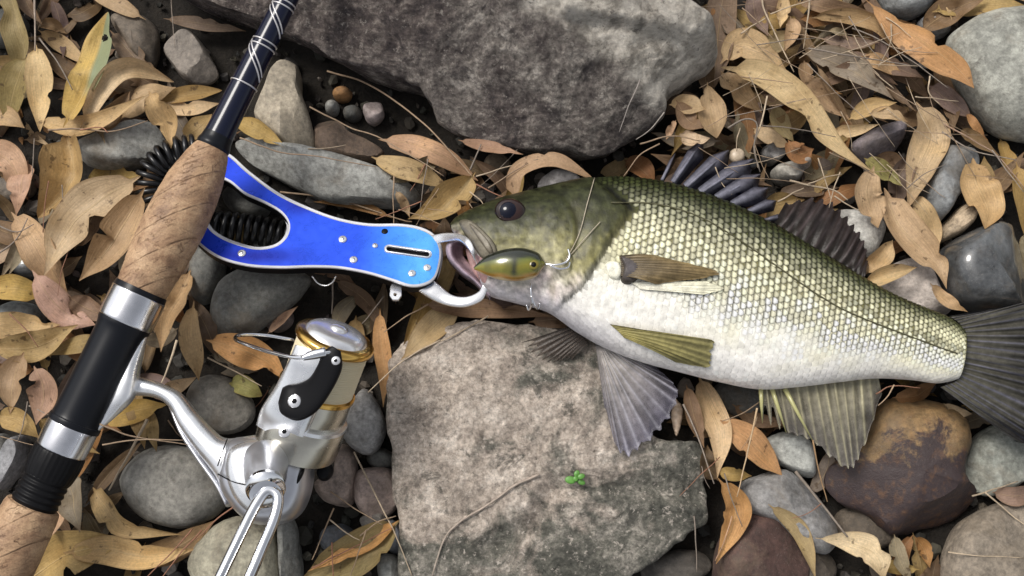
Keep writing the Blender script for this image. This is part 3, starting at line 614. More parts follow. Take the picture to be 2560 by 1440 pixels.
LEAVES = [
 # --- left litter, lower ones first
 ("dark olive-tan leaf hanging into the top left corner", [(12, -60), (40, 40), (62, 130), (40, 210)], 80, 'olive', dict(curl=.5, fold=.2, roll=.3)),
 ("broad olive-brown leaf under the upright pale leaf", [(70, 140), (40, 210), (15, 320)], 95, 'olive', dict(curl=.3)),
 ("small dark tan leaf leaning towards the yellow-green leaf", [(95, 75), (160, 115), (222, 168)], 46, 'tan', dict(curl=.2)),
 ("small curled brown leaf behind the dark tan leaf", [(100, 62), (130, 65), (168, 85)], 34, 'brown', dict(curl=.5)),
 ("ochre leaf with a rounded end pointing at the rod", [(372, 262), (450, 240), (555, 226)], 46, 'ochre', dict(curl=.3, wp=.6, peak=.62)),
 ("tan leaf under the arched leaf beside the rod", [(300, 300), (360, 240), (440, 218)], 70, 'tan', dict(curl=-.2)),
 ("pale tan leaf below the ochre leaf beside the rod", [(395, 268), (470, 272), (552, 258)], 46, 'pale', dict(curl=.2)),
 ("ochre leaf tucked between the cork grip and the flat grey stone", [(455, 345), (495, 320), (530, 285)], 60, 'ochre', dict(curl=.3)),
 ("brown folded leaf in front of the arched leaf", [(225, 318), (285, 285), (325, 228)], 56, 'brown', dict(curl=.6, fold=.3, roll=.5)),
 ("long tan leaf lying under the yellow-green leaf", [(90, 300), (210, 318), (360, 240)], 60, 'tan', dict(curl=.3)),
 ("tan leaf at the left edge above the broad folded leaf", [(-60, 300), (10, 290), (62, 320)], 60, 'tan', dict(curl=.3)),
 ("brown-tan leaf at the left edge beside the broad folded leaf", [(-50, 380), (20, 400), (70, 500)], 90, 'pink', dict(curl=.2)),
 ("pinkish leaf standing on edge left of the broad folded leaf", [(70, 400), (55, 460), (40, 540)], 75, 'pink', dict(curl=.2, roll=.3)),
 ("narrow grey-brown leaf among dark twigs at the left edge", [(90, 555), (50, 620), (0, 700)], 36, 'grey', dict(curl=.5)),
 ("grey-tan narrow leaf beside the large tan leaf", [(75, 570), (62, 620), (20, 690)], 34, 'grey', dict(curl=.4)),
 ("ochre leaf under the coiled cord", [(215, 460), (275, 440), (355, 438)], 62, 'ochre', dict(curl=.3)),
 ("dark tan leaf between the broad folded leaf and the cork grip", [(190, 545), (250, 500), (330, 455)], 64, 'tan', dict(curl=.2)),
 ("broad folded tan leaf left of the flat grey stone", [(165, 335), (185, 420), (165, 480), (95, 545)], 120, 'ochre', dict(curl=.45, fold=.5, wp=.55, peak=.38)),
 ("brown-tan leaf running down from the left edge to the cork grip", [(28, 530), (85, 600), (120, 660), (172, 745)], 96, 'tan', dict(curl=.2, fold=.1)),
 ("large light tan leaf left of the cork grip", [(352, 440), (250, 505), (170, 580), (110, 690)], 128, 'pale', dict(curl=.2, fold=.15)),
 ("tan leaf with an orange tip and a dark slit beside the cork grip", [(362, 470), (310, 560), (265, 630), (198, 702)], 100, 'tan', dict(curl=.25, fold=.2, roll=-.15)),
 ("yellow leaf at the left edge above the dark grey stone", [(-60, 745), (10, 722), (60, 725), (112, 742)], 72, 'yellow', dict(curl=.3, wp=.7)),
 ("tan leaf tucked under the metal ring of the rod", [(170, 740), (215, 770), (290, 800)], 60, 'brown', dict(curl=.3)),
 ("smooth pink-tan leaf beside the metal ring of the rod", [(80, 675), (125, 745), (175, 790), (238, 812)], 84, 'pink', dict(curl=-.25, wp=.75)),
 ("tan leaf at the left edge beneath the pink-tan leaf", [(-50, 800), (40, 818), (150, 812)], 76, 'tan', dict(curl=.2)),
 ("tan leaf crossing from the left edge to the black reel seat", [(-20, 870), (90, 868), (195, 812)], 84, 'tan', dict(curl=.3, fold=.2)),
 ("rounded tan leaf hanging beside the black reel seat", [(60, 880), (35, 950), (25, 1035)], 80, 'tan', dict(curl=.3, fold=.1)),
 ("pinkish leaf beside the lower end of the black reel seat", [(85, 915), (110, 980), (90, 1062)], 80, 'pink', dict(curl=.2)),
 ("ochre leaf beside the lower metal ring", [(-10, 1040), (45, 1050), (98, 1095)], 60, 'ochre', dict(curl=.3)),
 ("long brown-tan leaf coming out from under the cork grip", [(478, 670), (450, 740), (415, 800), (402, 880)], 70, 'tan', dict(curl=.3, fold=.2)),
 ("upright tan leaf left of the dark grey oval stone", [(485, 752), (478, 830), (490, 890), (497, 952)], 62, 'tan', dict(curl=.3, fold=.1)),
 ("yellow-ochre leaf under the reel's stem", [(255, 1058), (330, 1030), (420, 1010)], 66, 'yellow', dict(curl=.2, cap=.03)),
 ("small pale tan leaf behind the reel's stem", [(395, 992), (440, 970), (492, 942)], 44, 'tan', dict(curl=.5, roll=.3)),
 ("orange-brown leaf reaching to the spool from the left", [(515, 850), (590, 870), (660, 900), (720, 950)], 84, 'orange', dict(curl=.2)),
 ("small yellow-green leaf beside the reel's rotor", [(572, 958), (610, 965), (655, 990)], 52, 'green', dict(curl=.2, wp=.6)),
 ("small pinkish curled leaf by the dark grey oval stone", [(668, 835), (705, 800), (745, 765)], 26, 'pink', dict(curl=.5)),
 ("broad yellow-brown leaf under the lower cork handle", [(50, 1470), (150, 1395), (320, 1345)], 130, 'ochre', dict(curl=.2)),
 ("pink-brown leaf with the thin red stems across it", [(130, 1240), (140, 1290), (120, 1350)], 60, 'pink', dict(curl=.3)),
 ("grey-tan leaf beside the threaded collar", [(165, 1170), (180, 1240), (200, 1330)], 84, 'grey', dict(curl=.3, fold=.2)),
 ("brown leaf under the big oval stone's lower edge", [(330, 1400), (440, 1370), (540, 1300)], 70, 'brown', dict(curl=.2)),
 ("long tan leaf lying on the broad yellow-brown leaf", [(158, 1382), (260, 1375), (370, 1392), (490, 1372)], 78, 'tan', dict(curl=.25, fold=.1)),
 ("crescent-shaped pale tan leaf below the big oval stone", [(232, 1218), (268, 1262), (320, 1318), (455, 1337)], 62, 'tan', dict(curl=.5, roll=.25, peak=.4)),
 ("narrow orange-brown leaf standing between the spool and the flat rock", [(950, 770), (952, 850), (962, 930), (958, 1018)], 46, 'orange', dict(curl=.3)),
 ("pale tan leaf behind the flat rock's upper left corner", [(1150, 760), (1085, 815), (1002, 900)], 74, 'pale', dict(curl=.2)),
 ("long brown leaf lying under the fish's chin", [(1050, 760), (1150, 768), (1260, 776), (1385, 792)], 54, 'brown', dict(curl=.1, cap=.03)),
 ("folded leaf, orange on the edge and yellow-green inside, below the pinkish stones", [(1000, 1300), (930, 1358), (850, 1405), (750, 1450)], 110, 'olive', dict(curl=.3, fold=.3)),
 ("orange-brown leaf edge lying on the folded yellow-green leaf", [(995, 1302), (910, 1365), (770, 1428)], 46, 'orange', dict(curl=.3, roll=.4)),
 # --- between boulder and fish
 ("small orange leaf under the rod blank beside the tan angular stone", [(590, 298), (640, 325), (720, 372)], 52, 'ochre', dict(curl=.3)),
 ("smooth pinkish tan leaf below the boulder", [(945, 348), (1040, 362), (1120, 398), (1195, 452)], 66, 'pink', dict(curl=-.15, wp=.75)),
 ("tan-orange leaf between the grey slab and the pinkish leaf", [(928, 392), (990, 415), (1060, 440), (1130, 472)], 62, 'tan', dict(curl=.2)),
 ("small pink leaf lying along the boulder's front edge", [(1145, 350), (1225, 368), (1308, 386)], 34, 'pink', dict(curl=.1)),
 ("crumpled tan leaf in front of the fish's snout", [(1188, 430), (1140, 490), (1095, 530), (1020, 548)], 92, 'tan', dict(curl=.3, fold=.5, twist=.8)),
 ("small curled tan leaf resting on the grey slab's end", [(990, 478), (1008, 505), (1025, 545)], 26, 'pale', dict(curl=.5)),
 ("arched ribbon-like leaf behind the fish's head", [(1282, 500), (1300, 428), (1385, 402), (1485, 450)], 58, 'tan', dict(curl=.2, arch=.5, roll=-.5, wp=.5)),
 ("small triangular tan leaf behind the fish's nape", [(1500, 452), (1545, 425), (1580, 395)], 58, 'tan', dict(curl=.2, wp=.7, peak=.4)),
 ("rust-brown leaf under the spiny dorsal fin's front", [(1560, 400), (1600, 420), (1640, 460)], 60, 'rust', dict(curl=.3)),
 # --- litter above the fish
 ("dark olive leaf standing against the boulder's right edge", [(1690, 0), (1725, 40), (1750, 110)], 34, 'olive', dict(curl=.4)),
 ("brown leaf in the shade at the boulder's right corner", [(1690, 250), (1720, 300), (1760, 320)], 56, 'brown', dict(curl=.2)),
 ("grey-purple leaf near the top among pale stems", [(1880, -20), (1890, 40), (1920, 90)], 60, 'purple', dict(curl=.3)),
 ("olive-tan leaf near the top above the bright tan leaves", [(1880, 130), (1930, 110), (2005, 80)], 64, 'olive', dict(curl=.2)),
 ("pale tan upright leaf at the top among stems", [(1960, -20), (1955, 30), (1950, 70)], 40, 'pale', dict(curl=.4)),
 ("tan leaf near the top beside the dark curved leaf", [(1975, 40), (1980, 80), (1960, 130)], 44, 'tan', dict(curl=.4)),
 ("brown leaf along the top above the dark curved leaf", [(1990, 5), (2080, 22), (2200, 40)], 50, 'brown', dict(curl=.3)),
 ("long dark-edged curved brown leaf under the orange leaf", [(2020, 45), (2110, 40), (2190, 62), (2232, 120)], 46, 'tan', dict(curl=.4, roll=.4)),
 ("brown leaf across the top right corner", [(2330, 30), (2430, 10), (2580, 20)], 80, 'ochre', dict(curl=.2)),
 ("ochre leaf in the top right corner above the big pale stone", [(2300, 80), (2370, 30), (2470, -10)], 80, 'brown', dict(curl=.3)),
 ("purple-brown leaf fragment in the dark litter", [(2050, 95), (2120, 110), (2200, 105)], 40, 'purple', dict(curl=.3)),
 ("grey shrivelled leaf in the middle of the dark litter", [(2070, 75), (2100, 85), (2122, 100)], 24, 'grey', dict(curl=.5)),
 ("brown shrivelled leaf beside the orange leaf", [(2170, 160), (2240, 170), (2310, 195)], 50, 'purple', dict(curl=.3)),
 ("grey-tan streaked leaf in the middle of the litter", [(2005, 132), (2080, 155), (2150, 190), (2235, 250)], 82, 'grey', dict(curl=.4, fold=.2)),
 ("pale brown leaf right of the streaked leaf", [(2150, 140), (2200, 160), (2260, 190)], 48, 'tan', dict(curl=.3)),
 ("dark tan leaf below the streaked leaf", [(2010, 150), (2015, 190), (2035, 230)], 40, 'brown', dict(curl=.3)),
 ("tan leaf folded to a triangle in the middle of the litter", [(2010, 205), (2055, 245), (2125, 300)], 72, 'tan', dict(curl=.2, fold=.3, peak=.4)),
 ("brown leaf edge lying across the triangular tan leaf", [(2040, 160), (2080, 235), (2135, 320)], 22, 'brown', dict(curl=.5)),
 ("small tan leaf pointing right in the middle of the litter", [(2120, 300), (2170, 270), (2242, 256)], 48, 'tan', dict(curl=.3)),
 ("pale crescent leaf below the small tan leaf", [(2078, 328), (2120, 330), (2200, 310)], 36, 'pale', dict(curl=.4, roll=.2)),
 ("pale grey-tan leaf beside the purple-grey stone", [(2170, 285), (2220, 285), (2270, 305)], 40, 'pale', dict(curl=.3)),
 ("brown rough leaf fragment below the orange leaf's tip", [(2322, 215), (2365, 245), (2425, 292)], 62, 'purple', dict(curl=.2, wp=.5)),
 ("thin orange-brown leaf curled beside the big pale stone", [(2415, 280), (2440, 320), (2478, 372)], 26, 'orange', dict(curl=.4)),
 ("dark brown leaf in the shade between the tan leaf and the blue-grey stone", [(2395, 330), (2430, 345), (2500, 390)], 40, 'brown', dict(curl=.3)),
 ("olive-brown leaf under the long greenish leaf", [(1935, 260), (1950, 310), (1985, 355)], 54, 'olive', dict(curl=.2)),
 ("pale tan leaf pointing right below the bright tan leaves", [(1882, 320), (1925, 345), (1980, 368)], 46, 'pale', dict(curl=.3)),
 ("rust-brown leaf above the spiny dorsal fin", [(1970, 350), (1995, 385), (2035, 372)], 62, 'rust', dict(curl=.3)),
 ("pale greenish leaf above the tan oval leaf", [(2160, 395), (2205, 425), (2255, 465)], 50, 'green', dict(curl=.2, wp=.7)),
 ("broad purple-brown leaf lying over the boulder's right corner", [(1822, -70), (1800, 40), (1792, 130), (1785, 220)], 92, 'purple', dict(curl=.2, wp=.6)),
 ("bright tan leaf above the long greenish leaf", [(1800, 160), (1850, 110), (1905, 130), (1965, 175)], 92, 'pale', dict(curl=.2)),
 ("tan oval leaf under the bright tan leaf", [(1802, 178), (1840, 225), (1905, 282)], 68, 'tan', dict(curl=.25)),
 ("long leaf, bright tan turning greenish yellow, running to the oval tan leaf", [(1802, 168), (1900, 192), (1975, 245), (2040, 320), (2100, 375), (2185, 432)], 86, 'pale', dict(curl=.3, fold=.2, peak=.34, up=.004)),
 ("tan leaf folded into a cone beside the boulder's right corner", [(1768, 205), (1775, 270), (1792, 345)], 82, 'tan', dict(curl=.3, peak=.62, wp=.7)),
 ("small tan triangular leaf at the boulder's right edge", [(1672, 262), (1715, 262), (1765, 272)], 58, 'tan', dict(curl=.2, peak=.55, wp=.7)),
 ("small pale leaf at the front of the spiny dorsal fin", [(1698, 335), (1735, 352), (1775, 345)], 44, 'pale', dict(curl=.2, peak=.35, wp=.7)),
 ("small narrow pink leaf beside the boulder's right edge", [(1690, 300), (1675, 325), (1665, 350)], 22, 'pink', dict(curl=.3)),
 ("narrow tan leaf at the right of the blue-grey stone", [(2540, 405), (2560, 500), (2570, 620)], 60, 'ochre', dict(curl=.2)),
 ("tan oval leaf right of the blue-grey upright stone", [(2432, 395), (2440, 460), (2470, 520), (2462, 572)], 104, 'tan', dict(curl=.2, wp=.7)),
 ("tan oval leaf beside the pale greenish leaf", [(2185, 415), (2165, 480), (2180, 530), (2195, 570)], 82, 'tan', dict(curl=.3, wp=.75)),
 ("long tan leaf with a drawn-out tip reaching the wet stone", [(2210, 470), (2245, 560), (2310, 630), (2345, 665), (2366, 722)], 92, 'tan', dict(curl=.3, fold=.2, peak=.36)),
 ("tan leaf lying on the long tan leaf", [(2285, 480), (2320, 560), (2340, 640)], 62, 'tan', dict(curl=.3)),
 ("large pale tan leaf with a bent middle above the long tan leaf", [(2290, 255), (2325, 335), (2300, 410), (2270, 520)], 102, 'pale', dict(curl=.3, fold=.1, wp=.7, twist=.5)),
 ("bright orange leaf lying against the big pale grey stone", [(2165, 0), (2235, 55), (2320, 115), (2390, 165), (2435, 220)], 98, 'orange', dict(curl=-.22, peak=.56, up=.008, wp=.8, cap=.03)),
 ("brown-tan crumpled leaf between the rear dorsal fin and the pale pinkish stone", [(2160, 690), (2205, 640), (2232, 600)], 54, 'tan', dict(curl=.4, twist=1)),
 ("tan crumpled leaf lying on the pale pinkish stone", [(2155, 712), (2215, 690), (2292, 668)], 46, 'pale', dict(curl=.5, fold=.3)),
 ("pale tan pointed leaf between the pale pinkish stone and the wet stone", [(2325, 708), (2365, 750), (2420, 780)], 36, 'tan', dict(curl=.2)),
 # --- lower right
 ("upright bright tan leaf between the pelvic and anal fins", [(1745, 935), (1775, 1020), (1800, 1090), (1793, 1195)], 76, 'pale', dict(curl=.25, fold=.1, cap=.03)),
 ("smooth orange-tan leaf above the oblong blue-grey stone", [(1800, 1050), (1860, 1090), (1905, 1135), (1955, 1188)], 76, 'orange', dict(curl=.1, wp=.7)),
 ("small ochre leaf under the orange-tan leaf", [(1795, 1178), (1830, 1185), (1880, 1190)], 36, 'ochre', dict(curl=.3)),
 ("orange-brown leaf standing beside the dark reddish rock", [(1795, 1195), (1838, 1260), (1830, 1320), (1790, 1410)], 72, 'orange', dict(curl=.35)),
 ("olive-brown leaf over the dark reddish rock's right side", [(1920, 1260), (2000, 1330), (2040, 1450)], 46, 'olive', dict(curl=.3)),
 ("cream-coloured curled leaf below the oblong stone", [(2038, 1345), (2115, 1355), (2185, 1385), (2212, 1450)], 76, 'cream', dict(curl=.35, peak=.6, up=.006)),
 ("grey-brown leaf strip below the rusty rock", [(2235, 1335), (2245, 1390), (2280, 1460)], 44, 'grey', dict(curl=.3)),
 ("small rust-coloured leaf below the rusty rock", [(2285, 1340), (2310, 1375), (2325, 1420)], 40, 'rust', dict(curl=.3)),
 ("small pale leaf fragment under the tail fin's lower edge", [(2358, 1008), (2395, 1030), (2432, 1035)], 26, 'pale', dict(curl=.2)),
 ("brown leaf under the anal fin", [(1830, 1010), (1890, 1050), (1985, 1060)], 40, 'brown', dict(curl=.3)),
 ("brown leaf at the right edge below the mottled stone", [(2480, 1230), (2540, 1240), (2600, 1220)], 50, 'purple', dict(curl=.3)),
 ("dark brown leaf between the upright tan leaf and the flat rock", [(1715, 960), (1735, 1040), (1760, 1120)], 44, 'brown', dict(curl=.3)),
 # --- upper left on top
 ("upright pale tan leaf in the upper left litter", [(88, 108), (102, 180), (104, 250), (100, 330)], 78, 'pale', dict(curl=.25, fold=.15, wp=.7)),
 ("arched leaf with a pale rim beside the rod blank", [(200, 325), (262, 205), (330, 168), (435, 205)], 62, 'pale', dict(curl=.5, arch=.3, roll=.5, wp=.6)),
 ("tan leaf pointing down onto the coiled cord", [(372, 228), (395, 270), (420, 310), (428, 372)], 70, 'tan', dict(curl=.25, fold=.1, wp=.8)),
 ("thin pale leaf edge curling below the upright pale leaf", [(65, 305), (85, 340), (135, 372)], 18, 'pale', dict(curl=.5)),
]
for lab, pts, wd, c, kw in LEAVES: leaf(lab, pts, wd, c, **kw)
# two-tone leaf with a hole
def yellow_leaf():
    t = MATS['leaf'].copy(); t.name = "yellow_green_leaf"; nt = t.node_tree
    b = nt.nodes["Principled BSDF"]; src = b.inputs["Base Color"].links[0].from_socket
    uv = nt.nodes.new("ShaderNodeUVMap"); se = nt.nodes.new("ShaderNodeSeparateXYZ"); nt.links.new(uv.outputs[0], se.inputs[0])
    mr = nt.nodes.new("ShaderNodeMapRange"); mr.inputs[1].default_value = .44; mr.inputs[2].default_value = .56; mr.inputs[3].default_value = 1.0; mr.inputs[4].default_value = 0.0; nt.links.new(se.outputs[1], mr.inputs[0])
    r2 = nt.nodes.new("ShaderNodeMapRange"); r2.inputs[1].default_value = .30; r2.inputs[2].default_value = .45; nt.links.new(se.outputs[0], r2.inputs[0])
    mu = nt.nodes.new("ShaderNodeMath"); mu.operation = 'MULTIPLY'; nt.links.new(mr.outputs[0], mu.inputs[0]); nt.links.new(r2.outputs[0], mu.inputs[1])
    mx = nt.nodes.new("ShaderNodeMix"); mx.data_type = 'RGBA'; nt.links.new(mu.outputs[0], mx.inputs[0]); nt.links.new(src, mx.inputs[6]); mx.inputs[7].default_value = (.25, .28, .16, 1)
    nt.links.new(mx.outputs[2], b.inputs["Base Color"])
    leaf("yellow leaf with a grey-green half and a dark hole in the upper left litter", [(158, 318), (205, 235), (240, 140), (270, 30)], 100, 'yellow', curl=.12, fold=.12, roll=-.2, wp=.6, peak=.55, hole=(262, 95, 9), c2=t, up=.004, seed=5)
yellow_leaf()
# shell-like pod
v, f, par = loft([(1690, 998), (1705, 1015), (1706, 1045), (1697, 1080), (1692, 1090)], [(1685, 1000), (1680, 1020), (1678, 1045), (1686, 1080), (1690, 1090)], [.001, .003, .003, .0015, .0005], .022, 26, 14)
v = [q+Vector((0, 0, .0006*math.sin(p[0]*40+p[1]*4))) for q, p in zip(v, par)]
tag(obj("seed_pod", v, f, MATS['sprout'], color=(.50, .38, .28)), "small wrinkled pale pink seed pod beside the pelvic fin", "seed pod"); splat(v)
# sprout on the flat rock
sp = thing("sprout", P(1440, 1198, .030), "tiny green sprout with round leaflets growing in the flat rock's crack", "plant")
for k, (x, y, a, b, r_) in enumerate([(1426, 1200, 14, 10, 10), (1442, 1184, 9, 7, -60), (1453, 1191, 10, 7, -20), (1453, 1205, 11, 7, 25), (1439, 1197, 7, 7, 0)]):
    v, f = pillow(ell(x, y, a, b, r_), .0335+.0012*(k % 3), .0005, .5, 16, 6); obj("leaflet", v, f, MATS['sprout'], sp, color=(.10, .27, .045))
v, f = tube([P(1442, 1205, .026), P(1441, 1200, .031), P(1440, 1195, .034)], .0005, 6); obj("stem", v, f, MATS['sprout'], sp, color=(.16, .30, .06))

# ------------------------------------------------------------------ fish
FZ = 0.047
FP = [((1126, 560), (1131, 578), .003), ((1140, 545), (1152, 603), .008), ((1165, 531), (1182, 638), .0125), ((1200, 516), (1196, 690), .0155), ((1240, 500), (1220, 736), .0175),
      ((1300, 484), (1290, 757), .0195), ((1380, 466), (1368, 779), .0212), ((1470, 450), (1440, 828), .0225), ((1560, 447), (1510, 868), .0235), ((1660, 459), (1600, 903), .0238), ((1760, 487), (1700, 930), .0233),
      ((1860, 527), (1800, 955), .0222), ((1960, 580), (1900, 973), .0205), ((2050, 634), (2000, 967), .0183), ((2140, 688), (2100, 955), .0158), ((2230, 737), (2190, 946), .0132), ((2310, 771), (2280, 950), .0108), ((2370, 796), (2345, 958), .0088), ((2408, 826), (2394, 948), .0070)]
fish = thing("fish", P(1750, 720, .02), "olive-backed silver bass lying on its side with its mouth held open", "fish")
OPC = cr([(1478, 452), (1500, 490), (1548, 540), (1556, 566), (1520, 620), (1490, 670), (1450, 730), (1400, 772), (1372, 790)], 60)
def opx(py):
    return min(OPC, key=lambda q: abs(q[1]-py))[0]
OPX = {y: opx(y) for y in range(400, 1000, 2)}
def ox(py): return OPX[max(400, min(998, int(py)//2*2))]
BODY = [(0, (.014, .018, .006)), (.10, (.030, .036, .011)), (.22, (.068, .070, .024)), (.32, (.145, .135, .058)), (.44, (.30, .275, .165)), (.56, (.60, .58, .47)), (.70, (.86, .84, .76)), (1, (.86, .83, .80))]
HEAD = [(0, (.018, .020, .009)), (.22, (.030, .033, .013)), (.38, (.058, .058, .023)), (.50, (.135, .125, .052)), (.64, (.31, .285, .15)), (.78, (.60, .56, .49)), (1, (.66, .62, .61))]
def fcol(px, py, f):
    n1 = nz((px, py, 0), .012, 4); n2 = nz((px, py, 0), .05, 5); n3 = nz((px*.5, py, 0), .09, 6)
    hd = sm(14, -14, px-ox(py)); gold = sm(0, 60, px-ox(py))*sm(170, 60, px-ox(py))*sm(.32, .42, f)*sm(.68, .52, f)
    b = ramp(BODY, max(0, f-0.035*sm(2000, 2400, px)+.03*n1)); h = ramp(HEAD, max(0, f-.03+.12*n1+.07*n2))
    tg = sm(1950, 2400, px)*(1-abs(f-.45)); b = lerp(b, (.27, .25, .085), .42*tg*(1 if f > .15 else .3))
    c = lerp(lerp(b, (.33, .31, .13), .6*gold+.35*sm(70, 0, px-ox(py))*sm(.3, .4, f)*sm(.7, .55, f)), h, hd)
    if hd > 0:
        # grey snout, golden cheek patches
        s = sm(1260, 1150, px)*sm(.25, .6, f); c = lerp(c, (.23, .21, .17), .6*s)
        c = lerp(c, (.33, .30, .11), hd*max(0, n3)*.75*sm(.35, .5, f)*sm(.9, .7, f)*sm(1330, 1400, px))
        c = lerp(c, (.55, .42, .40), hd*sm(.66, .8, f)*.45*max(0, .5+n2))
    if hd > 0:
        r1 = math.exp(-((px-(1345+.25*(py-560)+10*n1))/7)**2)*sm(520, 560, py)*sm(700, 660, py); c = lerp(c, (.05, .045, .02), .6*r1)
        r2 = math.exp(-((px-(1440+.12*(py-560)+8*n2))/9)**2)*sm(500, 560, py)*sm(720, 660, py); c = lerp(c, (.06, .055, .025), .55*r2)
        n4 = nz((px, py, 0), .16, 12); n5 = nz((px*.35+py*.1, py, 0), .11, 17); c = tuple(q*max(.25, 1+.55*n4+.75*n5) for q in c)
        c = lerp(c, (.36, .34, .17), hd*.5*max(0, nz((px*1.3, py*.6, 0), .035, 14))*sm(.3, .5, f))
    # lilac throat
    c = lerp(c, (.56, .55, .60), sm(.86, 1, f)*sm(1620, 1450, px)*.8)
    c = lerp(c, (.70, .65, .40), (1-hd)*.55*max(0, .35+nz((px, py, 0), .018, 31))*sm(.45, .6, f)*sm(.98, .8, f)*sm(1600, 1900, px))
    m = 1+.22*n2*(1-f*.5)
    return tuple(max(.004, q*m) for q in c)
NS, NTH = 340, 110
PRE = cr([(1388, 500), (1425, 560), (1432, 620), (1412, 672), (1370, 715), (1320, 742)], 60)
POX = {y: min(PRE, key=lambda q: abs(q[1]-y))[0] for y in range(400, 1000, 2)}
def pox(py): return POX[max(400, min(998, int(py)//2*2))]
Us = cr([p[0] for p in FP], NS); Ls = cr([p[1] for p in FP], NS); Ws = [q[0] for q in cr([(p[2],) for p in FP], NS)]
def fpos(i, th):
    """continuous station i, angle th: 0 dorsal, pi ventral, upper side"""
    i = max(0, min(NS-1.001, i)); k = int(i); u = i-k
    a = lerp(Us[k], Us[k+1], u); b = lerp(Ls[k], Ls[k+1], u); w_ = Ws[k]+(Ws[k+1]-Ws[k])*u
    A = P(*a, FZ); B = P(*b, FZ); c = math.cos(th); s_ = math.sin(th)
    f = (1-c)/2; px, py = lerp(a, b, f)
    return (A+B)/2+(A-B)/2*c+Vector((0, 0, w_*(math.copysign(abs(s_)**.9, s_)))), px, py, f
v = []; vc = []
for i in range(NS):
    for j in range(NTH):
        th = 2*math.pi*j/NTH; p, px, py, f = fpos(i, th)
        up = math.sin(th) > -.05
        if up:
            d = px-ox(py)
            z = .0024*sm(3, -5, d)*sm(-190, -20, d)            # gill cover standing proud
            dp = ((px-1390)/70)**2+((py-640)/110)**2; z += .0006*math.sin((px-1330)*.045+py*.01)*sm(1.6, .3, dp)
            z += .0004*nz((px, py, 0), .05, 9)*sm(40, -40, d)
            pc = pox(py); z += .0010*sm(3, -4, px-pc)*sm(-110, -10, px-pc)*sm(500, 540, py)*sm(745, 700, py)
            p = p+Vector((0, 0, z))
        c = fcol(px, py, f)
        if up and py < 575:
            d = px-ox(py); g = math.exp(-((d-10)/13)**2)*sm(465, 495, py)*sm(585, 550, py); c = lerp(c, (.005, .005, .005), .95*g)  # shadow of the gill notch, painted near-black into the skin
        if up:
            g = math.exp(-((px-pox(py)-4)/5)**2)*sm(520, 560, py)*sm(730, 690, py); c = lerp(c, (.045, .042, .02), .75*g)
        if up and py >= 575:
            d = px-ox(py); g = math.exp(-((d-5)/7)**2); c = lerp(c, (.05, .048, .025), .8*g*sm(800, 740, py))  # dark edge line and shadow behind the gill cover, painted into the skin
        v.append(p); vc.append(c)
f_ = grid_faces(NS, NTH, True)+[tuple(range(NTH-1, -1, -1)), tuple((NS-1)*NTH+k for k in range(NTH))]
obj("body", v, f_, MATS['fishbody'], fish, vcol=vc); splat(v)
BV = BVHTree.FromPolygons(v, f_[:-2])
def onfish(px, py, up=0.0, dz=FZ):
    h = BV.ray_cast(CAM, ray(px, py).normalized())
    return h[0]+Vector((0, 0, up)) if h[0] is not None else P(px, py, dz+up)
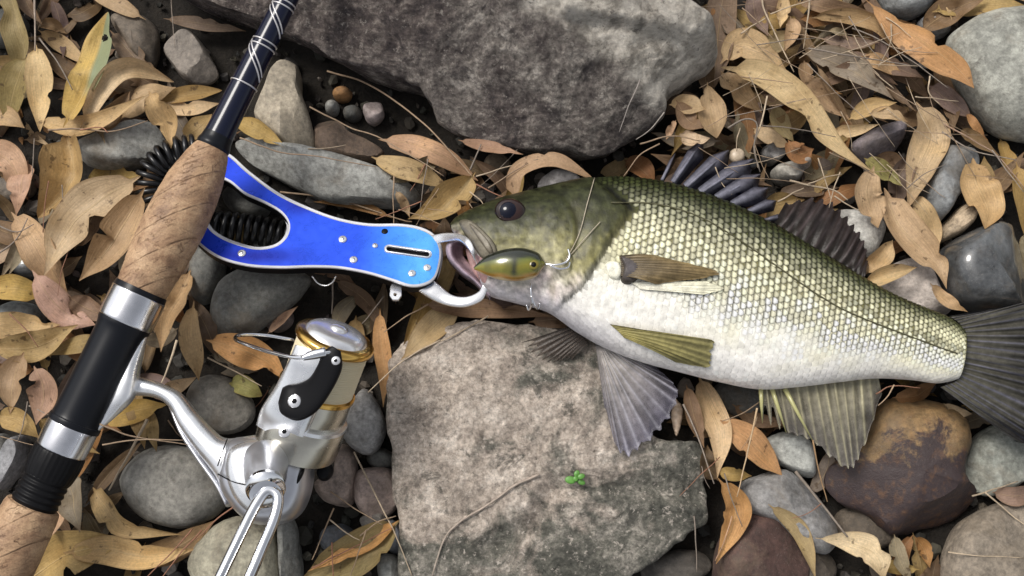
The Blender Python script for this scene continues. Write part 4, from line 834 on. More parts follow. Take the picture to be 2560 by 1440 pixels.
# scales: overlapping domed plates
LAT = cr([(1528, 507), (1640, 511), (1747, 542), (1850, 602), (1950, 672), (2053, 743), (2142, 790), (2319, 858), (2392, 884)], 80)
def build_scales():
    mb = MB(); step = 2.75; i = 104.0; row = 0; rr = random.Random(4)
    while i < NS-3:
        dep = (Vector(Us[int(i)])-Vector(Ls[int(i)])).length; sp = 17.0*(.60+.40*dep/430)*S*.95
        th = []; tot = 0; prev = None; M_ = 70
        for k in range(M_+1):
            t = .02+(math.pi-.04)*k/M_; p = fpos(i, t)[0]
            if prev is not None: tot += (p-prev).length
            th.append((tot, t)); prev = p
        a = (.5 if row % 2 else 0)*sp+sp*.3; k = 0
        # keep rows running parallel to the middle of the flank
        midarc = th[int(M_*.45)][0]; a = (midarc-(.5 if row % 2 else 0)*sp) % sp
        while a < tot:
            while th[k+1][0] < a and k < M_-1: k += 1
            u = (a-th[k][0])/max(1e-9, th[k+1][0]-th[k][0]); t = th[k][1]+(th[k+1][1]-th[k][1])*u
            p, px, py, f = fpos(i, t); ii = i
            if px > ox(py)+10+14*sm(470, 500, py)*sm(585, 560, py) and t < 3.05:
                q = fpos(i+1.7, t)[0]; q2 = fpos(i, t+.03)[0]; T = (q-p).normalized(); B = (q2-p).normalized(); N_ = B.cross(T).normalized()
                if N_.z < 0: N_ = -N_
                wv = sp*.56; ln = sp*.66; base = fcol(px, py, f); j = rr.uniform(.62, 1.25) if f < .6 else rr.uniform(.9, 1.06); p = p+(T*rr.uniform(-.1, .1)+B*rr.uniform(-.1, .1))*sp
                dl = min((px-x)**2+(py-y)**2 for x, y in LAT)**.5
                contrast = sm(.80, .50, f+.14*nz((px, py, 0), .02, 8)+.10*sm(1750, 1600, px)-.20*sm(1850, 2300, px)); pale = lerp(base, (.70, .68, .50), .55*sm(.06, .34, f)*contrast)
                ctr = tuple(min(.9, c*j*(1.0+.75*contrast)) for c in pale); rim = lerp(tuple(c*(1-.88*contrast*sm(1.05, .6, f)-.04) for c in base), (.055, .05, .022), .8*contrast*sm(.2, .35, f)*sm(.8, .6, f)); frt = tuple(c*.6 for c in rim)
                if dl < 8: ctr = lerp(ctr, (.06, .06, .03), .5)
                ins = sm(10, 60, px-ox(py)); hgt = (.00046*ins+.00006)*(1-.93*sm(.45, .78, f-.12*sm(2000, 2350, px))); lo = rr.uniform(-.00005, .00005)
                dk = rr.uniform(.75, 1.0)
                prof = [(-.80, .55, -.00012, 0), (-.42, .92, .00006, 1), (.10, 1.0, hgt*.72, 2), (.55, .86, hgt, 3), (.84, .52, hgt*1.05, 3), (.90, .54, -.0001, 4)]
                cc = [frt, lerp(rim, ctr, .12), ctr, lerp(ctr, rim, .15), rim]; pts = []; cs = []
                for tt_, wk, hh, ci in prof:
                    for b_, hb in ((-1, .35), (-.5, .9), (.5, .9), (1, .35)):
                        pts.append(p+T*ln*(tt_-.10*(b_*b_ if tt_ > 0 else 0))+B*wv*wk*b_+N_*(hh*hb if hh > 0 else hh)); cs.append(lerp(cc[ci], rim, .85 if abs(b_) == 1 else .08))
                fs = grid_faces(6, 4)
                mb.add(pts, fs, cs)
            a += sp
        i += step; row += 1
    o = mb.build("scales", MATS['scale'], fish); tag(o, kind="stuff"); return o
build_scales()
lp_ = [onfish(x, y, .0004) for x, y in LAT]
v, f = tube(lp_, [.00042+.00015*nz((i*.5, 0, 0), 1) for i in range(80)], 6); obj("lateral_line", v, f, MATS['fishbody'], fish, vcol=[(.085, .08, .045)]*len(v))
# eye
e = onfish(1276, 528); ev = []; ef = []
def dome(c, rx, ry, h, rot, n=28, rings=8, sink=.0):
    v = []
    for j in range(rings+1):
        a = math.pi/2*j/rings
        for k in range(n):
            t = 2*math.pi*k/n; x, y = rx*math.cos(t)*math.sin(a), ry*math.sin(t)*math.sin(a)
            v.append(c+Vector((x*math.cos(rot)-y*math.sin(rot), x*math.sin(rot)+y*math.cos(rot), h*math.cos(a)-sink)))
    return v, grid_faces(rings+1, n, True)
v, f = dome(e, .0076, .0062, .0030, -.2); vc = []
for q in v:
    d = (q-e); vc.append(lerp((.024, .009, .007), (.008, .005, .004), sm(.0045, .0075, d.xy.length)))
eye = obj("eye", v, f, mat_vc("eye_iris", .15, coat=.25), fish, vcol=vc)
v, f = dome(e+Vector((-.0008, 0, .0008)), .0050, .0047, .0028, 0); obj("pupil", v, f, simple("pupil", (.003, .004, .012), .08, Specular_IOR_Level=.35), eye)
# jaws
def patch(poly, up, cfun, n=40, rings=8, edge=.0005):
    """a plate that follows the flank, traced outline"""
    o = cr(poly, n, True); cx = sum(p[0] for p in o)/n; cy = sum(p[1] for p in o)/n; v = []; c = []
    for j in range(rings+1):
        r_ = max(.02, (j/rings)**.8)
        for x, y in o:
            px, py = cx+(x-cx)*r_, cy+(y-cy)*r_; k = max(0, 1-r_**6); v.append(onfish(px, py, up*k**.5 - edge*(1-k))); c.append(cfun(px, py, r_))
    return v, grid_faces(rings+1, n, True), c
v, f, c = patch([(1146, 552), (1172, 548), (1205, 572), (1236, 606), (1246, 634), (1236, 652), (1208, 650), (1186, 622), (1160, 585)], .0020, lambda x, y, r_: lerp((.19, .17, .13), (.06, .055, .035), sm(.75, 1, r_)+.3*nz((x, y, 0), .06)))
obj("upper_jaw", v, f, MATS['fishbody'], fish, vcol=c)
v, f, c = patch([(1170, 560), (1186, 566), (1222, 604), (1236, 636), (1226, 640), (1200, 606)], .0034, lambda x, y, r_: lerp((.27, .245, .20), (.13, .11, .08), r_))
obj("jaw_bone", v, f, MATS['fishbody'], fish, vcol=c)
# lower jaw: thick lip with the mouth lining behind it
lipA = cr([(1176, 604), (1122, 604), (1117, 640), (1148, 678), (1182, 702), (1205, 726), (1222, 742)], 30)
lipB = cr([(1188, 612), (1160, 612), (1160, 642), (1184, 668), (1200, 690), (1212, 706), (1236, 722)], 30)
v = []; c = []; m = 10
for (a, b) in zip(lipA, lipB):
    for k in range(m):
        t = k/(m-1); px, py = lerp(a, b, t); z = FZ-.004+.0085*math.sin(math.pi*min(1, t*1.6+.08))**.6*(1 if t < .35 else .75)-.003*t
        v.append(P(px, py, z)); c.append(lerp((.34, .29, .36), (.40, .25, .26), t))
n0 = len(v); v += [q-Vector((0, 0, .009)) for q in v[:n0]]; c += c[:n0]
f = grid_faces(30, m)+[tuple(reversed([i+n0 for i in q])) for q in grid_faces(30, m)]
for i in range(29): f += [(i*m, (i+1)*m, (i+1)*m+n0, i*m+n0), (i*m+m-1+n0, (i+1)*m+m-1+n0, (i+1)*m+m-1, i*m+m-1)]
obj("lower_jaw", v, f, MATS['fishbody'], fish, vcol=c)
v, f, c = patch([(1165, 612), (1200, 640), (1232, 652), (1222, 690), (1212, 712), (1190, 690), (1172, 655)], .0006, lambda x, y, r_: (.36, .22, .21))
obj("mouth_lining", v, f, MATS['fishbody'], fish, vcol=c)
# fins
def fin(name, base, tip, zb, zt, nr, cb, ct, cray, mat='fin', bow=.003, jag=.0, nl=18, sub=6, onb=False, lift=.0, parent=None, al=1.0, wid=.35, rh=.0006, ripple=0.0):
    """ribbed membrane from base outline to tip outline"""
    n = nr*sub+1; wj = [nz((round(i/sub)*.9, 3, 0), 1.0, len(name)) for i in range(n)]; B = cr(base, n); T = cr(tip, n); v = []; c = []
    for i in range(n):
        notch = .45*sm(3.3*sub, 1.5*sub, i) if name == 'anal_fin' else 0
        ph = (i % sub)/sub; ray_ = (.5+.5*math.cos(2*math.pi*ph))**2.2*(.55+.6*abs(nz((round(i/sub)*1.7, 0, 0), 1.3, len(name)+4))+.25); jg = 1-(jag+notch)*(1-min(1, ray_*1.4))-.07*abs(nz((i*.21, 0, 0), 1.0, len(name)))-.03*abs(nz((i*.9, 0, 0), 1.0, 8))
        for k in range(nl):
            t = k/(nl-1)*jg; px, py = lerp(B[i], T[i], t)
            zz = zb+(zt-zb)*t+bow*math.sin(math.pi*t)+rh*ray_*(1-.5*t)+ripple*math.sin(i*.9+t*3)*t
            p = onfish(px, py, lift+rh*ray_+bow*math.sin(math.pi*t)) if onb else P(px, py, zz)
            v.append(p); q = lerp(lerp(cb, ct, t), cray, max(0, ray_-.4)/.6*wid*(1-.3*t)); sk = nz((i*.55, t*2.2, 0), 1.0, len(name)+2); q = tuple(max(.003, x*(1+.30*nz((px, py, 0), .03, 3)+.55*sk)) for x in q)
            c.append((*q, 1-(1-al)*(1-ray_)*t))
    f = grid_faces(n, nl); m0 = len(v); th = Vector((0, 0, .0004)); v += [p-th for p in v]; c += c
    f += [tuple(reversed([q+m0 for q in g])) for g in f]
    for k in range(nl-1): f += [(k, k+1, k+1+m0, k+m0)]
    for i in range(n-1): a = i*nl+nl-1; f += [(a, a+nl, a+nl+m0, a+m0)]
    o = obj(name, v, f, MATS[mat], parent or fish, vcol=c); splat(v[:m0]); return o
fin("pectoral_fin", [(1548, 642), (1552, 668), (1550, 692)], [(1640, 641), (1798, 686), (1640, 714)], 0, 0, 10, (.10, .08, .055), (.19, .135, .06), (.24, .175, .08), onb=True, lift=.0022, bow=.0030, rh=.00025)
v, f, c = patch([(1512, 662), (1530, 652), (1550, 660), (1556, 684), (1545, 700), (1522, 694)], .0026, lambda x, y, r_: (.76, .74, .62)); obj("fin_base", v, f, MATS['fishbody'], fish, vcol=c)
v, f, c = patch([(1548, 640), (1580, 640), (1606, 655), (1600, 690), (1575, 712), (1552, 704), (1556, 670)], .0038, lambda x, y, r_: lerp((.10, .09, .095), (.05, .04, .03), r_)); obj("fin_root", v, f, MATS['fishbody'], fish, vcol=c)
# clear lower edge of the near pectoral fin lying on the white belly
fin("fin_edge", [(1575, 708), (1590, 716), (1600, 724)], [(1770, 704), (1812, 722), (1760, 738)], 0, 0, 6, (.74, .72, .62), (.66, .64, .48), (.62, .60, .42), onb=True, lift=.0010, bow=.0008, rh=.0002)
fin("pelvic_fin", [(1488, 858), (1505, 868), (1545, 878)], [(1512, 1020), (1556, 1142), (1640, 1092), (1702, 990), (1640, 915)], .040, .034, 13, (.50, .46, .42), (.11, .105, .15), (.46, .45, .50), 'finclear', bow=.002, jag=.03, al=.55, wid=.85, rh=.0011)
fin("pelvic_fin", [(1524, 812), (1545, 830), (1560, 846)], [(1700, 846), (1782, 852), (1778, 888), (1772, 920), (1690, 908)], 0, 0, 8, (.30, .26, .10), (.15, .135, .06), (.32, .29, .11), onb=True, lift=.0014, bow=.0022, wid=.6)
fin("anal_fin", [(1900, 968), (1960, 966), (2040, 962), (2120, 953), (2195, 940)], [(1906, 1058), (1968, 1084), (2032, 1108), (2112, 1178), (2150, 1150), (2205, 985)], .043, .036, 14, (.24, .22, .15), (.17, .155, .145), (.46, .42, .27), 'finclear', bow=.002, jag=.05, al=.6, wid=.9, rh=.0013)
for (a, b) in [((1902, 972), (1906, 1058)), ((1930, 972), (1966, 1082)), ((1962, 972), (2034, 1106))]:
    v, f = tube([P(*a, .045), P(*lerp(a, b, .5), .043), P(*b, .038)], [.0012, .0008, .0002], 8); obj("fin_spine", v, f, mat_vc("spine", .3, coat=.4), fish, vcol=[(.42, .40, .18)]*len(v))
# spiny dorsal fin: one blade per spine
SP = [((1655, 450), (1688, 384)), ((1684, 456), (1756, 352)), ((1716, 468), (1822, 376)), ((1752, 482), (1884, 398)), ((1792, 497), (1900, 436)), ((1830, 512), (1920, 470)), ((1872, 530), (1940, 502)), ((1910, 552), (1962, 540))]
dm = MB()
df = None
for k, (a, b) in enumerate(SP):
    d = Vector((b[0]-a[0], b[1]-a[1])); L = d.length; d /= L; nrm = Vector((-d.y, d.x)); wd = [8, 22, 27, 30, 27, 24, 18, 12][k]; v = []; c = []; nn, m = 14, 9
    for i in range(nn):
        t = i/(nn-1); ww = wd*(.62+.55*t if t < .7 else (1.0-.92*(t-.7)/.3))
        for j in range(m):
            s_ = -1+2*j/(m-1); off = s_*ww*(1 if s_ > 0 else .75)
            q = (a[0]+d.x*(L*t+ (off*.5 if s_ > 0 else 0)) - nrm.x*off*-1, a[1]+d.y*L*t + nrm.y*off)
            z = FZ-.002-.010*t+.0012*(1-s_*s_)-.0035*max(0, s_)+.0008*k+.0007*math.sin(t*9+k)*s_
            v.append(P(*q, z)); c.append(lerp(lerp((.19, .19, .23), (.085, .08, .10), t), (.012, .012, .02), sm(-.05, .55, s_)*.95+.8*sm(-.45, -.95, s_)+.3*max(0, nz((t*5, s_*3, k), 1.3))))
    m0 = len(v); v += [p-Vector((0, 0, .0004)) for p in v]; c += c; f = grid_faces(nn, m); f += [tuple(reversed([q+m0 for q in g])) for g in f]
    o = obj("dorsal_fin" if df is None else "fin_web", v, f, MATS['fin'], fish if df is None else df, vcol=c)
    if df is None: df = o
    splat(v)
    v, f = tube([P(*a, FZ+.001), P(*lerp(a, b, .5), FZ-.003), P(*b, FZ-.012)], [.0008, .0006, .0002], 8); obj("fin_spine", v, f, MATS['fin'], df, vcol=[(.16, .16, .20)]*len(v))
fin("soft_dorsal_fin", [(1935, 556), (1990, 590), (2060, 632), (2120, 668), (2160, 695)], [(1965, 505), (2060, 492), (2120, 540), (2162, 600), (2174, 665)], FZ-.003, .036, 12, (.016, .013, .010), (.030, .022, .022), (.055, .042, .042), bow=.003, jag=.12, wid=.8, rh=.0006, ripple=.0022)
fin("tail_fin", [(2372, 790), (2402, 812), (2408, 850), (2404, 905), (2396, 948), (2352, 968)], [(2560, 762), (2760, 715), (2745, 830), (2690, 925), (2725, 1010), (2745, 1160), (2545, 1108)], FZ, .036, 20, (.07, .066, .05), (.014, .013, .016), (.105, .105, .14), bow=.005, jag=.03, nl=22, wid=.75, rh=.0008, ripple=.0022)
fin("far_pectoral_fin", [(1470, 858), (1455, 835), (1425, 815)], [(1425, 902), (1360, 905), (1298, 858)], .036, .0325, 9, (.03, .022, .018), (.06, .045, .035), (.14, .11, .085), 'finclear', bow=.001, jag=.2, al=.7, wid=.7)

# ------------------------------------------------------------------ lure in the mouth
lure = thing("fishing_lure", onfish(1275, 665), "small green perch-patterned lure with hooks lying across the fish's lower jaw", "lure")
LU = [(1184, 668), (1215, 640), (1258, 624), (1305, 620), (1345, 632), (1360, 652)]; LL = [(1186, 674), (1215, 688), (1252, 700), (1300, 703), (1340, 692), (1362, 664)]
zl = onfish(1275, 665).z+.006
v, f, par = loft(LU, LL, [.0006, .0035, .0055, .006, .0048, .0015], zl, 70, 40, Zs=[zl-.001, zl-.0008, zl, zl+.0002, zl+.0002, zl]); c = []
for s_, g, u in par:
    px = 1184+176*s_; q = ramp([(0, (.010, .012, .008)), (.34, (.014, .017, .007)), (.42, (.12, .14, .02)), (.62, (.19, .165, .015)), (.82, (.14, .14, .018)), (.95, (.32, .15, .025)), (1, (.55, .45, .25))], g+.03*math.sin(s_*20))
    q = lerp(q, (.015, .018, .008), .95*math.exp(-((px-1277)/6)**2)*sm(.3, .42, g)*sm(.95, .8, g)); q = lerp(q, (.07, .07, .012), .6*max(0, math.sin(px*.14))*sm(.35, .5, g)*sm(.85, .7, g)*sm(1300, 1260, px)); c.append(q)
obj("lure_body", v, f, MATS['lure'], lure, vcol=c)
lb = BVHTree.FromPolygons(v, f[:-2])
h = lb.ray_cast(CAM, ray(1334, 662).normalized())[0] or P(1334, 662, zl)
v, f = dome(h-Vector((0, 0, .0003)), .0026, .0024, .0010, 0, 20, 6); le = obj("eye", v, f, simple("lure_eye", (.17, .14, .025), .2), lure)
v, f = dome(h+Vector((0, 0, .0003)), .0013, .0013, .0009, 0, 16, 5); obj("pupil", v, f, MATS['black'], le)
def wire(name, pts, r_, mat, parent, n=24, k=8):
    q = cr(pts, n); v, f = tube([P(x, y, z) for x, y, z in q], r_, k); return obj(name, v, f, mat, parent)
zz = onfish(1400, 660).z
wire("treble_hook", [(1362, 660, zz+.002), (1390, 662, zz+.003), (1415, 655, zz+.003), (1424, 640, zz+.003), (1420, 622, zz+.002)], .0005, MATS['chrome'], lure)
wire("treble_hook", [(1375, 664, zz+.003), (1398, 672, zz+.003), (1420, 668, zz+.002), (1425, 655, zz+.001)], .0005, MATS['chrome'], lure)
zz = onfish(1328, 735).z
wire("treble_hook", [(1326, 700, zz+.003), (1328, 735, zz+.003), (1330, 758, zz+.001), (1322, 775, zz-.004), (1316, 762, zz-.002)], .0005, MATS['chrome'], lure)
wire("treble_hook", [(1328, 740, zz+.003), (1338, 765, zz+.000), (1346, 772, zz-.004), (1350, 758, zz-.002)], .0005, MATS['chrome'], lure)

# ------------------------------------------------------------------ lip gripper
GN = Vector((0.03, math.sin(math.radians(21)), math.cos(math.radians(21)))).normalized(); GP = P(800, 600, .050)
grip = thing("lip_gripper", P(800, 600, .03), "blue anodised lip gripper with a loop handle and steel jaws clamped in the fish's mouth", "fish gripper")
OUTL = cr([(515, 372), (548, 376), (580, 394), (622, 432), (690, 482), (760, 517), (840, 547), (920, 562), (1000, 563), (1052, 572), (1086, 592), (1101, 622), (1100, 655), (1088, 692), (1062, 710), (1025, 714), (980, 700), (920, 682), (850, 669), (780, 666), (700, 668), (620, 663), (550, 644), (497, 608), (462, 560), (452, 490), (470, 415)], 150, True)
HOLE = cr([(535, 442), (572, 452), (610, 482), (660, 505), (702, 530), (721, 560), (714, 592), (688, 614), (645, 621), (598, 611), (552, 592), (522, 566), (505, 520), (512, 470)], 80, True)
th_ = math.radians(8)
SLOT = [(1020+x*math.cos(th_)-y*math.sin(th_), 629+x*math.sin(th_)+y*math.cos(th_)) for x, y in [(55*math.cos(t)*1.0 if abs(math.cos(t)) < .0 else (48+8*math.cos(t) if math.cos(t) >= 0 else -48+8*math.cos(t)), 7.5*math.sin(t)) for t in [2*math.pi*k/28 for k in range(28)]]]
def expand(lp, d):
    m = len(lp); ar = sum(lp[i][0]*lp[(i+1) % m][1]-lp[(i+1) % m][0]*lp[i][1] for i in range(m)); sg = 1 if ar > 0 else -1; out = []
    for i in range(m):
        tx, ty = lp[(i+1) % m][0]-lp[i-1][0], lp[(i+1) % m][1]-lp[i-1][1]; l = math.hypot(tx, ty) or 1; out.append((lp[i][0]+sg*ty/l*d, lp[i][1]-sg*tx/l*d))
    return out
def gl(off): return GP-GN*off
(bv_, bf_), ch = plate(OUTL, [HOLE, SLOT], gl(0), GN, .0015, .0008)
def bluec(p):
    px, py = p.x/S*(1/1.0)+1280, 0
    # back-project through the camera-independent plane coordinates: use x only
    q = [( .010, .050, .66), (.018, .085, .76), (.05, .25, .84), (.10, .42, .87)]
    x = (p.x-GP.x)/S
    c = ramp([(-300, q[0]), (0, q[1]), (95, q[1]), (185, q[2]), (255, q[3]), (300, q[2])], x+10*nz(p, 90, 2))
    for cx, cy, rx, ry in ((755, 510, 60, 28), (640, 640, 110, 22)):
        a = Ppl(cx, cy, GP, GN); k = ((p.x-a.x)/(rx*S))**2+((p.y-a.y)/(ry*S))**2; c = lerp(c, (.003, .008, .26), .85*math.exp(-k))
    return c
def densify(v, f, ctr):
    return v, f
# finer triangles so the blue can run to cyan and darker bands
bm = bmesh.new(); bvs = [bm.verts.new(q) for q in bv_]
for t in bf_:
    try: bm.faces.new([bvs[i] for i in t])
    except ValueError: pass
for _ in range(4):
    ed = [e_ for e_ in bm.edges if e_.calc_length() > .004]
    if not ed: break
    bmesh.ops.subdivide_edges(bm, edges=ed, cuts=1, use_grid_fill=False); bmesh.ops.triangulate(bm, faces=bm.faces[:])
bm.verts.index_update(); v = [q.co.copy() for q in bm.verts]; f = [tuple(q.index for q in t.verts) for t in bm.faces]; bm.free()
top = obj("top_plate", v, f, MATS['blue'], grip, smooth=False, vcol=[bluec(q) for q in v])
obj("bevelled_edge", ch.v, ch.f, MATS['alloy'], top, smooth=False)
(v, f), ch2 = plate(OUTL, [HOLE], gl(.0016), GN, .0066, .0004); v = [GP+(q-GP) for q in v]
o = obj("core", v, f, MATS['black'], grip, smooth=False)
(v, f), ch3 = plate(expand(OUTL, 5), [expand(HOLE, -5)], gl(.0084), GN, .0016, .0005); obj("back_plate", v, f, MATS['alloy'], grip, smooth=False); obj("back_edge", ch3.v, ch3.f, MATS['alloy'], grip, smooth=False)
for px, py in OUTL[::3]+[(700, 640), (800, 600), (900, 620), (1000, 600), (1000, 680)]: splat([Ppl(px, py, gl(0), GN)])
def gdisc(name, px, py, r_, up, mat, parent, prof=None):
    a = Ppl(px, py, gl(.0005), GN); v, f = lathe(a, a+GN*(up+.0005), prof or [(0, r_*S), (.75, r_*S), (1, r_*S*.75)], 20); return obj(name, v, f, mat, parent)
for px, py, r_ in [(605, 635, 10), (857, 600, 10.5), (884, 651, 10), (1030, 685, 9.5), (1068, 671, 9.5), (938, 616, 7)]:
    rv = gdisc("rivet", px, py, r_, .0007, MATS['steel'], grip); gdisc("rivet_recess", px, py, r_*.45, .0009, MATS['greymetal'], rv)
gdisc("bolt_hole", 962, 580, 8, .0003, MATS['black'], grip)
a, b = Ppl(1035, 634, gl(.003), GN), Ppl(1068, 639, gl(.003), GN); v, f = tube([a, a.lerp(b, .5), b], .0012, 10); obj("slide_pin", v, f, MATS['steel'], grip)
# slot rim
v, f = tube([Ppl(*q, gl(-.0002), GN) for q in SLOT]+[Ppl(*SLOT[0], gl(-.0002), GN)], .0005, 6, False); obj("slot_rim", v, f, MATS['steel'], grip)
def jaw(name, U, L, Z, W):
    v, f, _ = loft(U, L, W, .04, 40, 14, .6, Zs=Z); return obj(name, v, f, MATS['steel'], grip)
jaw("upper_jaw_hook", [(1080, 588), (1110, 583), (1145, 584), (1172, 597), (1186, 622), (1190, 650)], [(1080, 612), (1110, 606), (1142, 602), (1160, 610), (1176, 630), (1186, 652)], [.046, .050, .056, .062, .064, .062], [.0012, .0012, .0012, .0011, .0010, .0005])
jaw("lower_jaw_hook", [(1072, 690), (1098, 712), (1130, 737), (1165, 742), (1195, 730), (1206, 712)], [(1030, 716), (1066, 742), (1110, 762), (1160, 768), (1204, 752), (1220, 722)], [.050, .050, .050, .052, .055, .057], [.0013, .0015, .0016, .0015, .0013, .0008])
lt = [(982, 706), (1004, 710), (1004, 738), (996, 749), (982, 749), (974, 738), (976, 716)]
(v, f), c_ = plate(lt, [ell(988, 736, 4, 4, 0, 10)], gl(.0055), GN, .0014, .0002); tb = obj("locking_tab", v, f, MATS['steel'], grip, smooth=False); obj("tab_edge", c_.v, c_.f, MATS['steel'], tb, smooth=False)
wire("split_ring", [(780, 690, .043), (795, 708, .041), (815, 714, .041), (832, 705, .042), (840, 690, .044)], .0004, MATS['steel'], grip)
# coiled lanyard
PATH = cr([(800, 600, .020), (715, 588, .022), (630, 574, .024), (545, 566, .026), (470, 560, .024), (400, 522, .024), (376, 470, .026), (388, 420, .027), (432, 384, .027), (490, 372, .024)], 420)
PW = [P(x, y, z) for x, y, z in PATH]; hel = []; acc = 0
for i, p in enumerate(PW):
    d, u, w2 = frame(PW[min(i+1, 419)]-PW[max(i-1, 0)])
    if i: acc += (p-PW[i-1]).length
    a = acc/.0039*2*math.pi; hel.append(p+(u*math.cos(a)+w2*math.sin(a))*.0068)
v, f = tube(hel, .0015, 6); tag(obj("coil_lanyard", v, f, MATS['coil'], None), "black coiled safety cord passing under the cork grip and through the gripper handle", "cord"); splat(v)

# ------------------------------------------------------------------ rod
def rodz(y): return .0745-.0170*(y/1440)
def rodp(y): return P(716-.5005*y, y, rodz(y))
rod = thing("fishing_rod", rodp(560)-Vector((0, 0, .016)), "fishing rod with navy blank, cork grip and black reel seat lying over the gripper handle", "fishing rod")
def rodpart(name, st, mat, parent=rod, n=48, fn=None):
    """st: (photo y on the axis, radius px)"""
    q = cr(st, max(8, len(st)*6)) if len(st) > 2 else st; v = []; ax = (rodp(1260)-rodp(0)).normalized(); _, u, w2 = frame(ax)
    for y, r_ in q:
        c = rodp(y); rm = r_*pxm(rodz(y))
        for k in range(n):
            a = 2*math.pi*k/n; rr_ = rm*(fn(y, a) if fn else 1); v.append(c+u*(math.cos(a)*rr_)+w2*(math.sin(a)*rr_))
    f = grid_faces(len(q), n, True)+[tuple(range(n-1, -1, -1)), tuple((len(q)-1)*n+k for k in range(n))]
    o = obj(name, v, f, mat, parent, flat_angle=50); splat(v); return o
blank = rodpart("blank", [(-420, 24), (-200, 26), (0, 29), (180, 33.5), (300, 36), (345, 38)], MATS['blank'])
rodpart("winding_check", [(338, 38), (350, 40), (362, 44), (370, 43)], MATS['seat'], blank)
def ringth(y, tiltpx, single=False):
    v = []; ax = (rodp(1260)-rodp(0)).normalized(); _, u, w2 = frame(ax); r_ = (29+(y/345)*9+.8)*pxm(rodz(y))
    pts = [rodp(y+tiltpx*math.cos(2*math.pi*k/40+.6))+(u*math.cos(2*math.pi*k/40)+w2*math.sin(2*math.pi*k/40))*r_ for k in range(41)]; return tube(pts, .00042, 6, False)
for y in (8, 19, 107, 119, 212):
    v, f = ringth(y, 0); obj("wrap_thread", v, f, MATS['thread'], blank)
def spiral(y0, y1, off, a0, a1):
    ax = (rodp(1260)-rodp(0)).normalized(); _, u, w2 = frame(ax); pts = []
    for k in range(30):
        t = k/29; y = y0+(y1-y0)*t+off; a = a0+(a1-a0)*t; r_ = (29+(y/345)*9+.6)*pxm(rodz(y)); pts.append(rodp(y)+(u*math.cos(a)+w2*math.sin(a))*r_)
    return tube(pts, .00042, 6)
AX = (rodp(1260)-rodp(0)).normalized(); _, RU, RW = frame(AX)
# angle that faces the photo's left / right side of the blank
def ang_for(v3): return math.atan2(v3.dot(RW), v3.dot(RU))
aL, aT, aR = ang_for(Vector((-1, -.45, .25))), ang_for(Vector((0, 0, 1))), ang_for(Vector((1, .45, .1)))
if aR < aL: aR += 2*math.pi
if aR-aL > math.pi*1.3: aL += 2*math.pi
for y0, y1 in ((14, 74), (112, 182)):
    for off in (0, 12):
        v, f = spiral(y0, y1, off, aL, aR); obj("wrap_thread", v, f, MATS['thread'], blank)
def corkfn(y, a): return 1+.012*nz((y*.02, math.cos(a)*1.2, math.sin(a)*1.2), 2.2, 3)-.03*max(0, nz((y*.055, math.cos(a)*2.2, math.sin(a)*2.2), 2.4, 6)-.30)*1.5-.010*math.exp(-(((y-366) % 57.0)-28)**2/4)
q_ = cr([(366, 40), (380, 48), (410, 58), (455, 69), (510, 75), (570, 77), (640, 73), (700, 66), (728, 63)], 120)
rodpart("cork_grip", q_, MATS['cork'], n=72, fn=corkfn)
rodpart("hood", [(722, 66), (735, 68)], MATS['seat'])
rodpart("metal_ring", [(735, 68), (740, 69.5), (770, 69.5), (800, 69), (806, 67)], MATS['ring'])
rodpart("reel_seat", [(800, 66), (812, 66), (840, 61), (950, 60), (1040, 60), (1052, 64), (1064, 64)], MATS['seat'])
rodpart("metal_ring", [(1064, 60), (1068, 61.5), (1095, 62), (1122, 61), (1128, 59)], MATS['ring'])
rodpart("locking_nut", [(1126, 58), (1132, 62), (1160, 62), (1188, 58), (1196, 54)], MATS['black'], n=96, fn=lambda y, a: 1+.02*(math.sin(a*30) > 0))
q_ = [(1190+i*.9, 55+1.8*math.sin(i*.9*2*math.pi/15)) for i in range(88)]
rodpart("thread", q_, MATS['black'])
q_ = cr([(1262, 58), (1270, 66), (1320, 70), (1420, 74), (1600, 76), (1900, 74), (2050, 60)], 140)
rodpart("rear_cork", q_, MATS['cork'], n=64, fn=corkfn)

# ------------------------------------------------------------------ reel
RZ = .053
reel = thing("fishing_reel", P(680, 1150, .025), "silver spinning reel with gold-rimmed spool and chrome handle mounted on the rod", "fishing reel")
def rp(name, v, f, mat, parent=reel, **k): o = obj(name, v, f, mat, parent, **k); splat(v); return o
v, f, _ = loft([(372, 826), (362, 868), (350, 920), (345, 958), (330, 1000), (290, 1040), (232, 1090)], [(345, 838), (322, 890), (300, 940), (285, 975), (268, 1010), (245, 1050), (224, 1086)], [.001, .003, .005, .006, .005, .003, .001], RZ, 50, 18, .8, Zs=[rodz(840), .063, .061, .060, .060, .060, rodz(1080)]); rp("reel_foot", v, f, MATS['silver'])
v, f, _ = loft([(322, 935), (362, 945), (412, 962), (455, 985), (492, 1030), (535, 1076), (572, 1096), (650, 1086), (690, 1090)], [(318, 992), (352, 990), (392, 996), (424, 1018), (452, 1070), (492, 1128), (540, 1188), (566, 1240), (600, 1280)], [.0055, .006, .006, .0062, .0068, .008, .0105, .012, .011], RZ, 70, 26, .85); stem_ = rp("stem", v, f, MATS['silver'])
v, f, _ = loft([(440, 1020), (470, 1082), (512, 1142), (556, 1205), (580, 1250)], [(424, 1020), (452, 1085), (492, 1148), (540, 1212), (570, 1268)], [.004, .006, .007, .008, .008], RZ-.003, 40, 16); obj("stem_edge", v, f, MATS['greymetal'], stem_)
